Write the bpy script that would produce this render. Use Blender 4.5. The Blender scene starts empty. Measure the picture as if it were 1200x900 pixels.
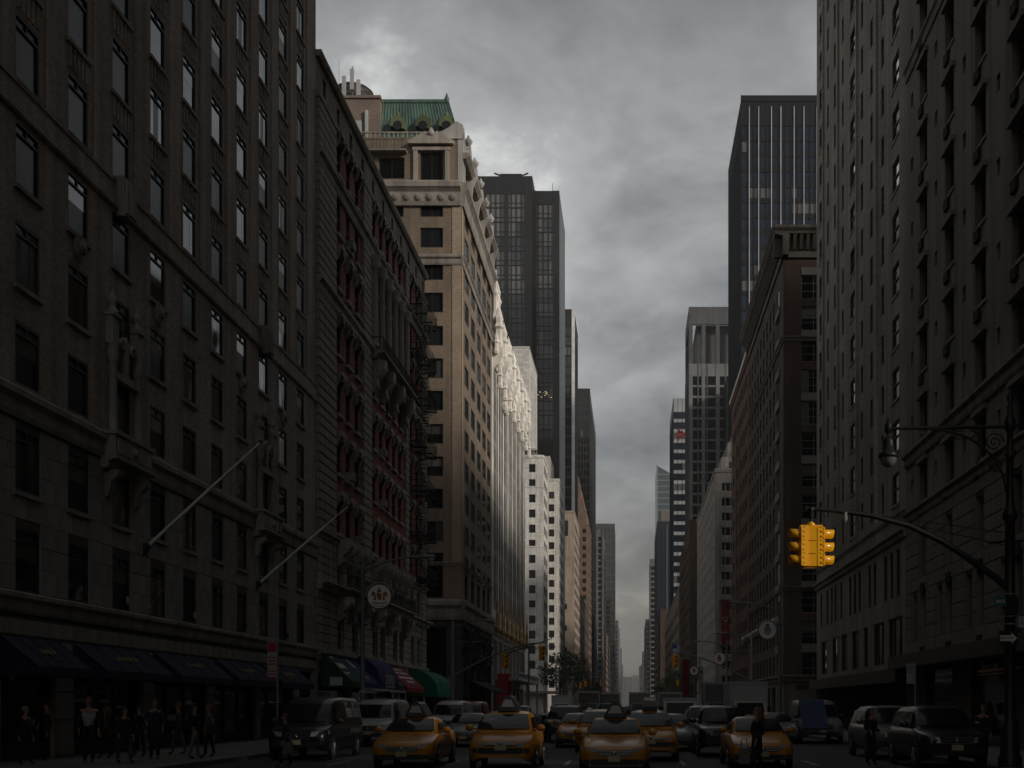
import bpy, math, random
from mathutils import Vector, Matrix
random.seed(11)
S = bpy.context.scene
COL = S.collection
# ------------------------------------------------------------------ camera, sky, sun, exposure
VX, VY, F, CH = 740.0, 827.0, 1400.0, 1.65        # vanishing point, focal length (photo px), camera height
def PX(px, Y): return (px - VX) * Y / F
def PZ(py, Y): return CH - (py - VY) * Y / F
cam = bpy.data.cameras.new('camera')
cam.sensor_width = 36.0
cam.lens = 36.0 * F / 1200.0
cam.shift_x = -(VX - 600) / 1200.0
cam.shift_y = (VY - 450) / 1200.0
cam.clip_start = 0.1
cam.clip_end = 20000
camo = bpy.data.objects.new('camera', cam)
COL.objects.link(camo)
camo.location = (0, 0, CH)
camo.rotation_euler = (math.pi / 2, 0, 0)
S.camera = camo

SUN_EL, SUN_PHI = math.radians(24), math.radians(32)   # height, and how far behind the cross-street line
sd = Vector((math.cos(SUN_EL) * math.cos(SUN_PHI), -math.cos(SUN_EL) * math.sin(SUN_PHI), math.sin(SUN_EL)))
sl = bpy.data.lights.new('sun', 'SUN')
sl.energy = 1.5
sl.angle = math.radians(10)
sl.color = (1.0, 0.93, 0.84)
so = bpy.data.objects.new('sun', sl)
COL.objects.link(so)
so.rotation_euler = sd.to_track_quat('Z', 'Y').to_euler()
so.location = (60, -40, 200)

W = bpy.data.worlds.new('World')
S.world = W
W.use_nodes = True
def build_world():
    nt = W.node_tree
    nt.nodes.clear()
    N = nt.nodes.new
    L = nt.links.new
    def math_(op, a, b=None, c=None):
        n = N('ShaderNodeMath'); n.operation = op
        for i, x in enumerate((a, b, c)):
            if x is None: continue
            if isinstance(x, (int, float)): n.inputs[i].default_value = x
            else: L(x, n.inputs[i])
        return n.outputs[0]
    tc = N('ShaderNodeTexCoord')
    sep = N('ShaderNodeSeparateXYZ'); L(tc.outputs['Generated'], sep.inputs[0])
    z = math_('MAXIMUM', sep.outputs[2], 0.0)
    zz = math_('ADD', z, 0.42)
    cx = math_('DIVIDE', sep.outputs[0], zz)
    cy = math_('DIVIDE', sep.outputs[1], zz)
    cmb = N('ShaderNodeCombineXYZ'); L(cx, cmb.inputs[0]); L(cy, cmb.inputs[1]); cmb.inputs[2].default_value = 3.7
    def noise(scale, det, rough, dist, off=0.0):
        n = N('ShaderNodeTexNoise'); n.noise_dimensions = '3D'
        mp = N('ShaderNodeMapping'); mp.inputs['Location'].default_value = (off, off * .37, off * .11)
        L(cmb.outputs[0], mp.inputs[0]); L(mp.outputs[0], n.inputs['Vector'])
        n.inputs['Scale'].default_value = scale; n.inputs['Detail'].default_value = det
        n.inputs['Roughness'].default_value = rough; n.inputs['Distortion'].default_value = dist
        return n.outputs['Fac']
    big = noise(1.7, 3, .5, .2, 2.2)
    mid = noise(4.6, 9, .6, .35, 7.1)
    fine = noise(13.0, 7, .6, .3, 1.3)
    f = math_('ADD', math_('ADD', math_('MULTIPLY', big, .5), math_('MULTIPLY', mid, .75)), math_('MULTIPLY', fine, .22))
    f = math_('DIVIDE', f, 1.47)
    rmp = N('ShaderNodeValToRGB'); L(f, rmp.inputs[0])
    e = rmp.color_ramp.elements
    e[0].position = .36; e[0].color = (.47, .48, .485, 1)
    e[1].position = .62; e[1].color = (2.1, 2.08, 2.04, 1)
    m1 = e.new(.46); m1.color = (.83, .84, .84, 1)
    m2 = e.new(.54); m2.color = (1.12, 1.13, 1.13, 1)
    # overcast luminance grows with height above the horizon
    g = N('ShaderNodeMapRange'); g.interpolation_type = 'SMOOTHSTEP'
    L(z, g.inputs['Value']); g.inputs['From Min'].default_value = 0.0; g.inputs['From Max'].default_value = .34
    g.inputs['To Min'].default_value = .86; g.inputs['To Max'].default_value = 3.05
    # the deck thickens and darkens toward the top of the view and overhead
    g3 = N('ShaderNodeMapRange'); g3.interpolation_type = 'SMOOTHSTEP'; L(z, g3.inputs['Value']); g3.inputs['From Min'].default_value = .38; g3.inputs['From Max'].default_value = .6
    g3.inputs['To Min'].default_value = 1.0; g3.inputs['To Max'].default_value = .42
    gm = math_('MULTIPLY', g.outputs[0], g3.outputs[0])
    warm = N('ShaderNodeMix'); warm.data_type = 'RGBA'
    hf = N('ShaderNodeMapRange'); L(z, hf.inputs['Value'])
    hf.inputs['From Max'].default_value = .2; L(hf.outputs[0], warm.inputs['Factor'])
    warm.inputs['A'].default_value = (1.16, 1.03, .86, 1); warm.inputs['B'].default_value = (1, 1, 1, 1)
    mul = N('ShaderNodeVectorMath'); mul.operation = 'MULTIPLY'
    L(rmp.outputs[0], mul.inputs[0]); L(warm.outputs['Result'], mul.inputs[1])
    mul2 = N('ShaderNodeVectorMath'); mul2.operation = 'SCALE'
    L(mul.outputs[0], mul2.inputs[0]); L(gm, mul2.inputs['Scale'])
    sky = N('ShaderNodeTexSky'); sky.sky_type = 'NISHITA'; sky.sun_disc = False
    sky.sun_elevation = SUN_EL
    sky.sun_rotation = math.atan2(sd.x, sd.y)
    sky.air_density = 1.0; sky.dust_density = 2.0
    mix = N('ShaderNodeMix'); mix.data_type = 'RGBA'
    mix.inputs['Factor'].default_value = .93            # the cloud deck covers nearly all of the blue
    L(sky.outputs[0], mix.inputs['A']); L(mul2.outputs[0], mix.inputs['B'])
    bg = N('ShaderNodeBackground'); bg.inputs['Strength'].default_value = .1
    L(mix.outputs['Result'], bg.inputs[0])
    out = N('ShaderNodeOutputWorld'); L(bg.outputs[0], out.inputs[0])
build_world()
vs = S.view_settings
S.display_settings.display_device = 'sRGB'
vs.view_transform = 'Standard'; vs.look = 'None'; vs.exposure = 0.55; vs.gamma = 1.0
vs.use_curve_mapping = False
S.render.engine = 'CYCLES'
cy = S.cycles
cy.use_denoising = True
cy.max_bounces = 6; cy.diffuse_bounces = 3; cy.glossy_bounces = 3; cy.transmission_bounces = 4; cy.volume_bounces = 1
cy.caustics_reflective = False; cy.caustics_refractive = False
cy.sample_clamp_indirect = 4.0

# ------------------------------------------------------------------ materials
MATS = {}
def mat(name, col, rough=.85, var=.18, scale=.25, grain=14.0, bump=.15, brick=None, metal=0.0, spec=.5, streak=.0, coat=0.0, ior=None):
    if name in MATS: return MATS[name]
    m = bpy.data.materials.new(name); m.use_nodes = True
    nt = m.node_tree; N = nt.nodes.new; L = nt.links.new
    p = nt.nodes['Principled BSDF']
    p.inputs['Roughness'].default_value = rough; p.inputs['Metallic'].default_value = metal
    p.inputs['Specular IOR Level'].default_value = spec
    if ior: p.inputs['IOR'].default_value = ior
    if coat:
        p.inputs['Coat Weight'].default_value = coat; p.inputs['Coat Roughness'].default_value = .05
    tc = N('ShaderNodeTexCoord')
    src = tc.outputs['Object']
    def noise(sc, det, stretch=None):
        n = N('ShaderNodeTexNoise'); n.inputs['Scale'].default_value = sc; n.inputs['Detail'].default_value = det
        if stretch:
            mp = N('ShaderNodeMapping'); mp.inputs['Scale'].default_value = stretch
            L(src, mp.inputs[0]); L(mp.outputs[0], n.inputs['Vector'])
        else: L(src, n.inputs['Vector'])
        return n.outputs['Fac']
    def mr(x, a, b, lo=.3, hi=.7):
        n = N('ShaderNodeMapRange'); L(x, n.inputs['Value'])
        n.inputs['From Min'].default_value = lo; n.inputs['From Max'].default_value = hi
        n.inputs['To Min'].default_value = a; n.inputs['To Max'].default_value = b
        return n.outputs[0]
    def mul(a, b):
        n = N('ShaderNodeMath'); n.operation = 'MULTIPLY'; L(a, n.inputs[0]); L(b, n.inputs[1]); return n.outputs[0]
    f = mr(noise(scale, 4), 1 - var, 1 + var)
    f = mul(f, mr(noise(grain, 3), 1 - var * .6, 1 + var * .6))
    if streak:
        f = mul(f, mr(noise(1.0, 5, (1.6, 1.6, .06)), 1 - streak, 1.04, .35, .6))
    oi = N('ShaderNodeObjectInfo')
    f = mul(f, mr(oi.outputs['Random'], 1 - var * .5, 1 + var * .5, 0, 1))
    base = None
    hgt = noise(grain * 2, 3)
    if brick:
        bw, bh, mort = brick
        sp = N('ShaderNodeSeparateXYZ'); L(src, sp.inputs[0])
        ad = N('ShaderNodeMath'); ad.operation = 'ADD'; L(sp.outputs[0], ad.inputs[0]); L(sp.outputs[1], ad.inputs[1])
        cb = N('ShaderNodeCombineXYZ'); L(ad.outputs[0], cb.inputs[0]); L(sp.outputs[2], cb.inputs[1])
        b = N('ShaderNodeTexBrick'); L(cb.outputs[0], b.inputs['Vector'])
        b.inputs['Scale'].default_value = 1.0
        b.inputs['Brick Width'].default_value = bw; b.inputs['Row Height'].default_value = bh
        b.inputs['Mortar Size'].default_value = min(bw, bh) * .10
        b.inputs['Color1'].default_value = (*[c * .80 for c in col], 1)
        b.inputs['Color2'].default_value = (*[min(1, c * 1.22) for c in col], 1)
        b.inputs['Mortar'].default_value = (*mort, 1)
        base = b.outputs['Color']
        inv = N('ShaderNodeMath'); inv.operation = 'SUBTRACT'; inv.inputs[0].default_value = 1.0; L(b.outputs['Fac'], inv.inputs[1])
        hgt2 = N('ShaderNodeMath'); hgt2.operation = 'ADD'; L(inv.outputs[0], hgt2.inputs[0]); L(hgt, hgt2.inputs[1]); hgt = hgt2.outputs[0]
    sc = N('ShaderNodeVectorMath'); sc.operation = 'SCALE'
    if base is not None: L(base, sc.inputs[0])
    else: sc.inputs[0].default_value = col
    L(f, sc.inputs['Scale'])
    L(sc.outputs[0], p.inputs['Base Color'])
    if bump:
        bn = N('ShaderNodeBump'); bn.inputs['Strength'].default_value = bump; bn.inputs['Distance'].default_value = .02
        L(hgt, bn.inputs['Height']); L(bn.outputs[0], p.inputs['Normal'])
    MATS[name] = m
    return m
def glass(name, col=(.012, .014, .016), rough=.03, wav=.02, ior=1.75, var=.4, tint=(1, 1, 1), lev=.5):
    if name in MATS: return MATS[name]
    m = bpy.data.materials.new(name); m.use_nodes = True
    nt = m.node_tree; N = nt.nodes.new; L = nt.links.new
    p = nt.nodes['Principled BSDF']
    p.inputs['Roughness'].default_value = rough; p.inputs['IOR'].default_value = ior
    p.inputs['Specular Tint'].default_value = (*tint, 1); p.inputs['Specular IOR Level'].default_value = lev
    oi = N('ShaderNodeObjectInfo')
    tc = N('ShaderNodeTexCoord')
    no = N('ShaderNodeTexNoise'); no.inputs['Scale'].default_value = .35; L(tc.outputs['Object'], no.inputs['Vector'])
    mr = N('ShaderNodeMapRange'); L(oi.outputs['Random'], mr.inputs['Value'])
    mr.inputs['To Min'].default_value = 1 - var; mr.inputs['To Max'].default_value = 1 + var
    sc = N('ShaderNodeVectorMath'); sc.operation = 'SCALE'; sc.inputs[0].default_value = col
    L(mr.outputs[0], sc.inputs['Scale']); L(sc.outputs[0], p.inputs['Base Color'])
    bn = N('ShaderNodeBump'); bn.inputs['Strength'].default_value = wav; bn.inputs['Distance'].default_value = .3
    L(no.outputs['Fac'], bn.inputs['Height']); L(bn.outputs[0], p.inputs['Normal'])
    MATS[name] = m
    return m

# ------------------------------------------------------------------ mesh building
class MB:
    def __init__(s): s.v = []; s.f = []; s.m = []; s.s = []
    def face(s, pts, m=0, sm=False):
        n = len(s.v); s.v.extend([tuple(p) for p in pts]); s.f.append(tuple(range(n, n + len(pts)))); s.m.append(m); s.s.append(sm)
    def mesh(s, vs, fs, m=0, sm=False):
        n = len(s.v); s.v.extend([tuple(p) for p in vs])
        for f in fs: s.f.append(tuple(i + n for i in f)); s.m.append(m); s.s.append(sm)
    def box(s, x0, x1, y0, y1, z0, z1, m=0):
        x0, x1 = min(x0, x1), max(x0, x1); y0, y1 = min(y0, y1), max(y0, y1); z0, z1 = min(z0, z1), max(z0, z1)
        v = [(x0,y0,z0),(x1,y0,z0),(x1,y1,z0),(x0,y1,z0),(x0,y0,z1),(x1,y0,z1),(x1,y1,z1),(x0,y1,z1)]
        s.mesh(v, [(0,3,2,1),(4,5,6,7),(0,1,5,4),(1,2,6,5),(2,3,7,6),(3,0,4,7)], m)
    def obox(s, fr, u0, u1, v0, v1, d0, d1, m=0):
        P = [fr(u, v, d) for d in (d0, d1) for (u, v) in ((u0, v0), (u1, v0), (u1, v1), (u0, v1))]
        fs = [(0,1,2,3),(7,6,5,4),(0,4,5,1),(1,5,6,2),(2,6,7,3),(3,7,4,0)]
        e1 = Vector(P[1]) - Vector(P[0]); e2 = Vector(P[3]) - Vector(P[0]); e3 = Vector(P[4]) - Vector(P[0])
        if e1.cross(e2).dot(e3) > 0: fs = [tuple(reversed(f)) for f in fs]
        s.mesh(P, fs, m)
    def tube(s, pts, r, n=8, m=0, cap=True, sm=True):
        pts = [Vector(p) for p in pts]
        rs = r if isinstance(r, (list, tuple)) else [r] * len(pts)
        t0 = (pts[1] - pts[0]).normalized()
        a = Vector((0, 0, 1)) if abs(t0.z) < .9 else Vector((1, 0, 0))
        side = t0.cross(a).normalized()
        vs = []; fs = []
        for i, p in enumerate(pts):
            t = (pts[min(i + 1, len(pts) - 1)] - pts[max(i - 1, 0)]).normalized()
            side = (side - t * side.dot(t)).normalized(); up = t.cross(side)
            for k in range(n):
                an = 2 * math.pi * k / n
                vs.append(p + (side * math.cos(an) + up * math.sin(an)) * rs[i])
        for i in range(len(pts) - 1):
            for k in range(n):
                a0 = i * n + k; b0 = i * n + (k + 1) % n
                fs.append((a0, b0, b0 + n, a0 + n))
        s.mesh(vs, fs, m, sm)
        if cap:
            s.face([vs[k] for k in range(n)][::-1], m); s.face([vs[-n + k] for k in range(n)], m)
    def lathe(s, c, prof, n=12, m=0, sm=True, axis='z'):
        vs = []; fs = []
        for (r, z) in prof:
            for k in range(n):
                an = 2 * math.pi * k / n
                if axis == 'z': vs.append((c[0] + r * math.cos(an), c[1] + r * math.sin(an), c[2] + z))
                elif axis == 'x': vs.append((c[0] + z, c[1] + r * math.cos(an), c[2] + r * math.sin(an)))
                else: vs.append((c[0] + r * math.sin(an), c[1] + z, c[2] + r * math.cos(an)))
        for i in range(len(prof) - 1):
            for k in range(n):
                a0 = i * n + k; b0 = i * n + (k + 1) % n
                fs.append((a0, b0, b0 + n, a0 + n))
        s.mesh(vs, fs, m, sm)
        s.face(vs[:n][::-1], m); s.face(vs[-n:], m)
    def ring(s, c, r, rad, n=28, m=0, axis='y'):
        s.tube([(c[0] + r * math.cos(k * 2 * math.pi / n), c[1], c[2] + r * math.sin(k * 2 * math.pi / n)) for k in range(n + 1)], rad, 8, m, cap=False)
    def prism(s, poly, vec, m=0):
        vec = Vector(vec); a = [Vector(p) for p in poly]; b = [p + vec for p in a]
        n = len(a)
        s.mesh(a + b, [tuple(range(n))[::-1], tuple(range(n, 2 * n))] + [(i, (i + 1) % n, n + (i + 1) % n, n + i) for i in range(n)], m)
    def data(s, name, mats):
        me = bpy.data.meshes.new(name)
        me.from_pydata(s.v, [], s.f)
        for mm in (mats if isinstance(mats, (list, tuple)) else [mats]): me.materials.append(mm)
        me.polygons.foreach_set('material_index', s.m)
        me.polygons.foreach_set('use_smooth', s.s)
        me.update()
        return me
    def build(s, name, mats, parent=None, loc=None, **kw):
        return link(name, s.data(name, mats), parent, loc, **kw)
def link(name, me, parent=None, loc=None, rz=None, label=None, cat=None, group=None, kind=None):
    o = bpy.data.objects.new(name, me); COL.objects.link(o)
    if parent is not None: o.parent = parent
    if loc is not None: o.location = loc
    if rz is not None: o.rotation_euler = (0, 0, rz)
    tag(o, label, cat, group, kind)
    return o
def tag(o, label=None, cat=None, group=None, kind=None):
    for k, v in (('label', label), ('category', cat), ('group', group), ('kind', kind)):
        if v: o[k] = v
    return o
def thing(name, label, cat, loc=(0, 0, 0), rz=0, group=None):
    return link(name, None, None, loc, rz, label, cat, group)
def copy_tree(o, parent=None):
    c = o.copy(); COL.objects.link(c)
    if parent is not None: c.parent = parent
    for ch in list(o.children): copy_tree(ch, c)
    return c

# facade frame: (u along wall, v up, d outward)
def frame_front(y=0.0, x=0.0): return lambda u, v, d: Vector((x + u, y - d, v))                # faces the camera, u = +x
def frame_right(x=0.0, y=0.0): return lambda u, v, d: Vector((x + d, y + u, v))                # faces +x, u = +y
def frame_left(x=0.0, y=0.0): return lambda u, v, d: Vector((x - d, y + u, v))                 # faces -x, u = +y
ROT = {'front': 0.0, 'right': math.pi / 2, 'left': -math.pi / 2}
FR = {'front': frame_front, 'right': frame_right, 'left': frame_left}
def facade(mb, fr, u0, u1, v0, v1, holes, depth=.3, m=0, mr=None):
    mr = m if mr is None else mr
    r6 = lambda x: round(x, 4)
    nr = [(max(h[0], u0), min(h[1], u1), max(h[2], v0), min(h[3], v1)) for h in holes if len(h) > 4 and h[1] > u0 and h[0] < u1 and h[3] > v0 and h[2] < v1]
    holes = [h for h in holes if len(h) == 4]
    hs = nr + [(max(a, u0), min(b, u1), max(c, v0), min(d, v1)) for a, b, c, d in holes if b > u0 and a < u1 and d > v0 and c < v1]
    us = sorted({r6(u0), r6(u1), *[r6(h[0]) for h in hs], *[r6(h[1]) for h in hs]})
    rows = sorted({r6(v0), r6(v1), *[r6(h[2]) for h in hs], *[r6(h[3]) for h in hs]})
    for j in range(len(rows) - 1):
        c = (rows[j] + rows[j + 1]) / 2
        act = sorted([(h[0], h[1]) for h in hs if h[2] < c < h[3]])
        x = u0
        for a, b in act + [(u1, u1)]:
            if a > x + 1e-4: mb.face([fr(x, rows[j], 0), fr(a, rows[j], 0), fr(a, rows[j + 1], 0), fr(x, rows[j + 1], 0)], m)
            x = max(x, b)
    for a, b, c, d in hs[len(nr):]:
        mb.face([fr(a, c, 0), fr(a, d, 0), fr(a, d, -depth), fr(a, c, -depth)], mr)
        mb.face([fr(b, c, 0), fr(b, c, -depth), fr(b, d, -depth), fr(b, d, 0)], mr)
        mb.face([fr(a, d, 0), fr(b, d, 0), fr(b, d, -depth), fr(a, d, -depth)], mr)
        mb.face([fr(a, c, 0), fr(a, c, -depth), fr(b, c, -depth), fr(b, c, 0)], mr)
WC = {}
def win_data(w, h, style, fmat, gmat, far, bl):
    key = (round(w, 2), round(h, 2), style, fmat.name, gmat.name, far, bl)
    if key in WC: return WC[key]
    fr = frame_front()
    f = MB(); g = f if far else MB(); gi = 1 if far else 0
    t = {'black': .16, 'thin': .05}.get(style, .085)
    a, b = -w / 2, w / 2
    f.obox(fr, a, a + t, 0, h, -.06, .05); f.obox(fr, b - t, b, 0, h, -.06, .05)
    f.obox(fr, a + t, b - t, 0, t, -.06, .05); f.obox(fr, a + t, b - t, h - t, h, -.06, .05)
    if style == 'transom':
        f.obox(fr, a + t, b - t, h * .80, h * .80 + .06, -.05, .04); f.obox(fr, -.025, .025, h * .80 + .06, h - t, -.05, .035)
    elif style == 'sash':
        f.obox(fr, a + t, b - t, h * .5, h * .5 + .06, -.05, .04)
    elif style == 'sash2':
        f.obox(fr, a + t, b - t, h * .5, h * .5 + .06, -.05, .04); f.obox(fr, -.06, .06, t, h * .5, -.05, .045); f.obox(fr, -.06, .06, h * .5 + .06, h - t, -.05, .045)
    elif style == 'black':
        f.obox(fr, -.04, .04, t, h - t, -.05, .03)
    elif style == 'triple':
        for q in (-1, 1): f.obox(fr, q * w / 5 - .04, q * w / 5 + .04, t, h - t, -.05, .03)
    elif style == 'grid':
        f.obox(fr, -.03, .03, t, h - t, -.05, .03)
        for q in (.33, .66): f.obox(fr, a + t, -.03, h * q, h * q + .05, -.05, .028); f.obox(fr, .03, b - t, h * q, h * q + .05, -.05, .028)
    g.face([fr(a + t * .5, t * .5, -.02), fr(b - t * .5, t * .5, -.02), fr(b - t * .5, h - t * .5, -.02), fr(a + t * .5, h - t * .5, -.02)], gi)
    bd = None
    if far: r = (f.data('window', [fmat, gmat]), None, None)
    else:
        if bl:
            B = MB()
            if bl == 'blind':
                B.obox(fr, a + t, b - t, h * .52, h - t, -.018, -.014)
            else:
                for q0, q1 in ((a + t, a + w * .33), (b - w * .36, b - t)): B.obox(fr, q0, q1, t, h - t, -.018, -.014)
            bd = B.data(bl, MATS['blind'] if bl == 'blind' else MATS['curtain'])
        r = (f.data('window', fmat), (g.data('pane', gmat), g.data('pane', G_screen)), bd)
    WC[key] = r
    return r
def put_window(par, side, fr, uc, v0, w, h, depth, style, fmat, gmat, far=False, blinds=0.0, name='window', screen=.6):
    bl = None
    if not far and random.random() < blinds: bl = random.choice(['blind', 'curtain'])
    me, pane, bd = win_data(w, h, style, fmat, gmat, far, bl)
    o = link(name, me, par, fr(uc, v0, -depth + .07), ROT[side])
    if pane: link('pane', pane[1] if random.random() < screen else pane[0], o)
    if bd: link(bl, bd, o)
    return o
BC = {}
def block_mesh(name, w, h, d, side, m, ch=.012):
    key = (name, round(w, 2), round(h, 2), round(d, 3), side, m.name)
    if key in BC: return BC[key]
    b = MB(); fr = FR[side]()
    P = lambda u, v, dd: fr(u, v, dd)
    v = [P(0,0,0),P(w,0,0),P(w,h,0),P(0,h,0),P(0,0,d-ch),P(w,0,d-ch),P(w,h,d-ch),P(0,h,d-ch),P(ch,ch,d),P(w-ch,ch,d),P(w-ch,h-ch,d),P(ch,h-ch,d)]
    fs = [(0,1,5,4),(1,2,6,5),(2,3,7,6),(3,0,4,7),(4,5,9,8),(5,6,10,9),(6,7,11,10),(7,4,8,11),(8,9,10,11)]
    b.mesh(v, fs)
    BC[key] = b.data(name, m)
    return BC[key]
def ashlar(par, side, fr, u0, u1, rows, holes, bw, m, d=.03, gap=.014, cap=290, umin=-1e9, first=0, name='stone', near=True):
    """courses of separate blocks between the openings; past the cap one joined part"""
    n = first; rest = MB(); spots = []
    for j, (v0, v1) in enumerate(rows):
        act = sorted([(h[0], h[1]) for h in holes if h[2] < v1 - .02 and h[3] > v0 + .02])
        x = u0
        for a, b in act + [(u1, u1)]:
            if a > x + .05:
                L = a - x; k = max(1, round(L / bw)); off = 0
                cuts = [x + L * q / k for q in range(k + 1)]
                if j % 2 and k > 1: cuts = [x] + [x + L * (q + .5) / k for q in range(k)] + [a]
                for q in range(len(cuts) - 1): spots.append((cuts[q], cuts[q + 1], v0, v1))
            x = max(x, b)
    spots.sort(key=lambda s: s[0] if near else -s[0])
    for a, b, v0, v1 in spots:
        w, h = round(b - a - gap, 2), round(v1 - v0 - gap, 2)
        if a >= umin and n < cap:
            link(name, block_mesh(name, w, h, d, side, m), par, fr(a + gap / 2, v0 + gap / 2, random.uniform(-.006, .006)))
            n += 1
        else: rest.obox(fr, a + gap / 2, b - gap / 2, v0 + gap / 2, v1 - gap / 2, -.02, d)
    if rest.v: rest.build(name, m, par, kind='stuff')
    return n
def text_mesh(txt, size, m, extrude=.003, align='CENTER'):
    cu = bpy.data.curves.new('lettering', 'FONT'); cu.body = txt; cu.size = size; cu.extrude = extrude
    cu.align_x = align; cu.align_y = 'CENTER'; cu.resolution_u = 2
    o = bpy.data.objects.new('lettering', cu); COL.objects.link(o)
    dg = bpy.context.evaluated_depsgraph_get(); dg.update()
    me = bpy.data.meshes.new_from_object(o.evaluated_get(dg))
    bpy.data.objects.remove(o); bpy.data.curves.remove(cu)
    me.materials.clear(); me.materials.append(m)
    return me
def put_text(txt, size, m, parent, loc, rot=(math.pi / 2, 0, 0), scale=(1, 1, 1), extrude=.003):
    o = link('lettering', text_mesh(txt, size, m, extrude), parent, loc); o.rotation_euler = rot; o.scale = scale
    return o
# ------------------------------------------------------------------ material palette
M_brickL1 = mat('brick_taupe', (.46, .395, .34), brick=(.22, .075, (.41, .35, .3)), streak=.25, bump=.35)
M_stoneL1 = mat('limestone_grey', (.42, .395, .35), streak=.3, bump=.2)
M_trimL1 = mat('limestone_trim', (.38, .35, .31), streak=.3)
M_brickL2 = mat('brick_red', (.29, .095, .08), brick=(.22, .075, (.21, .12, .105)), streak=.25, bump=.35)
M_stoneL2 = mat('limestone_buff', (.38, .355, .30), streak=.35, bump=.2)
M_stoneL2p = mat('limestone_plain', (.29, .25, .2), streak=.3, bump=.2)
M_brickL3 = mat('brick_tan', (.235, .178, .125), brick=(.24, .08, (.22, .18, .145)), streak=.2, bump=.3)
M_stoneL3 = mat('stone_greybrown', (.33, .29, .25), streak=.35, var=.25)
M_white4 = mat('terracotta_white', (.78, .74, .67), streak=.2, var=.2)
M_white5 = mat('brick_white', (.72, .68, .62), brick=(.4, .14, (.62, .59, .55)), streak=.25, bump=.15, var=.14)
M_tan7 = mat('brick_buff', (.42, .335, .26), brick=(.4, .14, (.38, .31, .26)), streak=.25)
M_red8 = mat('brick_brownred', (.23, .145, .1), brick=(.4, .14, (.2, .15, .11)), streak=.3)
M_stoneR1 = mat('stone_brownish', (.29, .26, .225), streak=.35, bump=.2)
M_brickR2 = mat('brick_pale', (.40, .37, .325), brick=(.22, .075, (.35, .32, .285)), streak=.3, bump=.3)
M_brickR3 = mat('brick_darkbrown', (.10, .066, .05), brick=(.22, .075, (.085, .065, .055)), streak=.3, bump=.35)
M_stoneR3 = mat('stone_drab', (.15, .135, .118), streak=.35)
M_brickR4 = mat('brick_rust', (.14, .06, .045), brick=(.22, .075, (.1, .06, .05)), streak=.3)
M_brickR5 = mat('brick_greybuff', (.29, .27, .24), brick=(.3, .1, (.26, .24, .22)), streak=.35)
M_mortar = mat('mortar_dark', (.11, .10, .09), bump=0)
M_roof = mat('roof_tar', (.06, .06, .06))
M_copper = mat('copper_green', (.085, .155, .122), rough=.6, streak=.35, var=.25)
M_gold = mat('gilded', (.36, .23, .07), rough=.5, metal=.4, var=.4)
M_frame_dk = mat('frame_dark', (.02, .02, .02), rough=.5)
M_frame_br = mat('frame_brown', (.05, .035, .028), rough=.55)
M_frame_wt = mat('frame_pale', (.42, .42, .42), rough=.5)
M_frame_gy = mat('frame_grey', (.2, .2, .2), rough=.5)
M_iron = mat('iron_black', (.012, .012, .012), rough=.45, bump=.05)
M_steel = mat('steel_galvanised', (.2, .21, .225), rough=.5, metal=.3, bump=.03)
M_blackmetal = mat('curtain_wall_black', (.018, .017, .018), rough=.35, bump=0, var=.1)
M_bronze = mat('curtain_wall_bronze', (.035, .030, .027), rough=.4, bump=0, var=.1)
M_navy = mat('canvas_navy', (.018, .02, .05), rough=.9, var=.12)
M_blind = glass('blind', (.12, .13, .122), rough=.06, ior=2.0); MATS['blind'] = M_blind
M_curt = glass('curtain', (.075, .085, .08), rough=.06, ior=2.0); MATS['curtain'] = M_curt
G_near = glass('window_glass', (.014, .017, .018), ior=2.0); G_screen = glass('window_glass_screened', (.012, .014, .015), rough=.25, ior=1.4, lev=.25)
G_front = glass('window_glass_black', (.008, .009, .009), ior=1.45)
G_far = glass('window_glass_far', (.02, .024, .028), ior=1.75, rough=.06)
G_blue = glass('curtain_glass_blue', (.012, .02, .035), ior=1.45, rough=.05, tint=(.8, .88, 1), lev=.35)
G_grey = glass('curtain_glass_grey', (.075, .076, .078), ior=1.42, rough=.08, var=.2)
G_black = glass('curtain_glass_black', (.012, .013, .015), ior=1.6, rough=.05)
G_teal = glass('curtain_glass_teal', (.08, .11, .12), ior=1.7, rough=.1)
M_dark = mat('interior_dark', (.01, .01, .01), rough=.9, bump=0)
M_white = mat('paint_white', (.85, .85, .83), rough=.5, bump=.02)
M_black = mat('paint_black', (.012, .012, .012), rough=.4, bump=.02)
M_grey = mat('paint_grey', (.25, .25, .25), rough=.5, bump=.02)
M_red = mat('paint_red', (.42, .02, .025), rough=.6, bump=.02)

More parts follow.
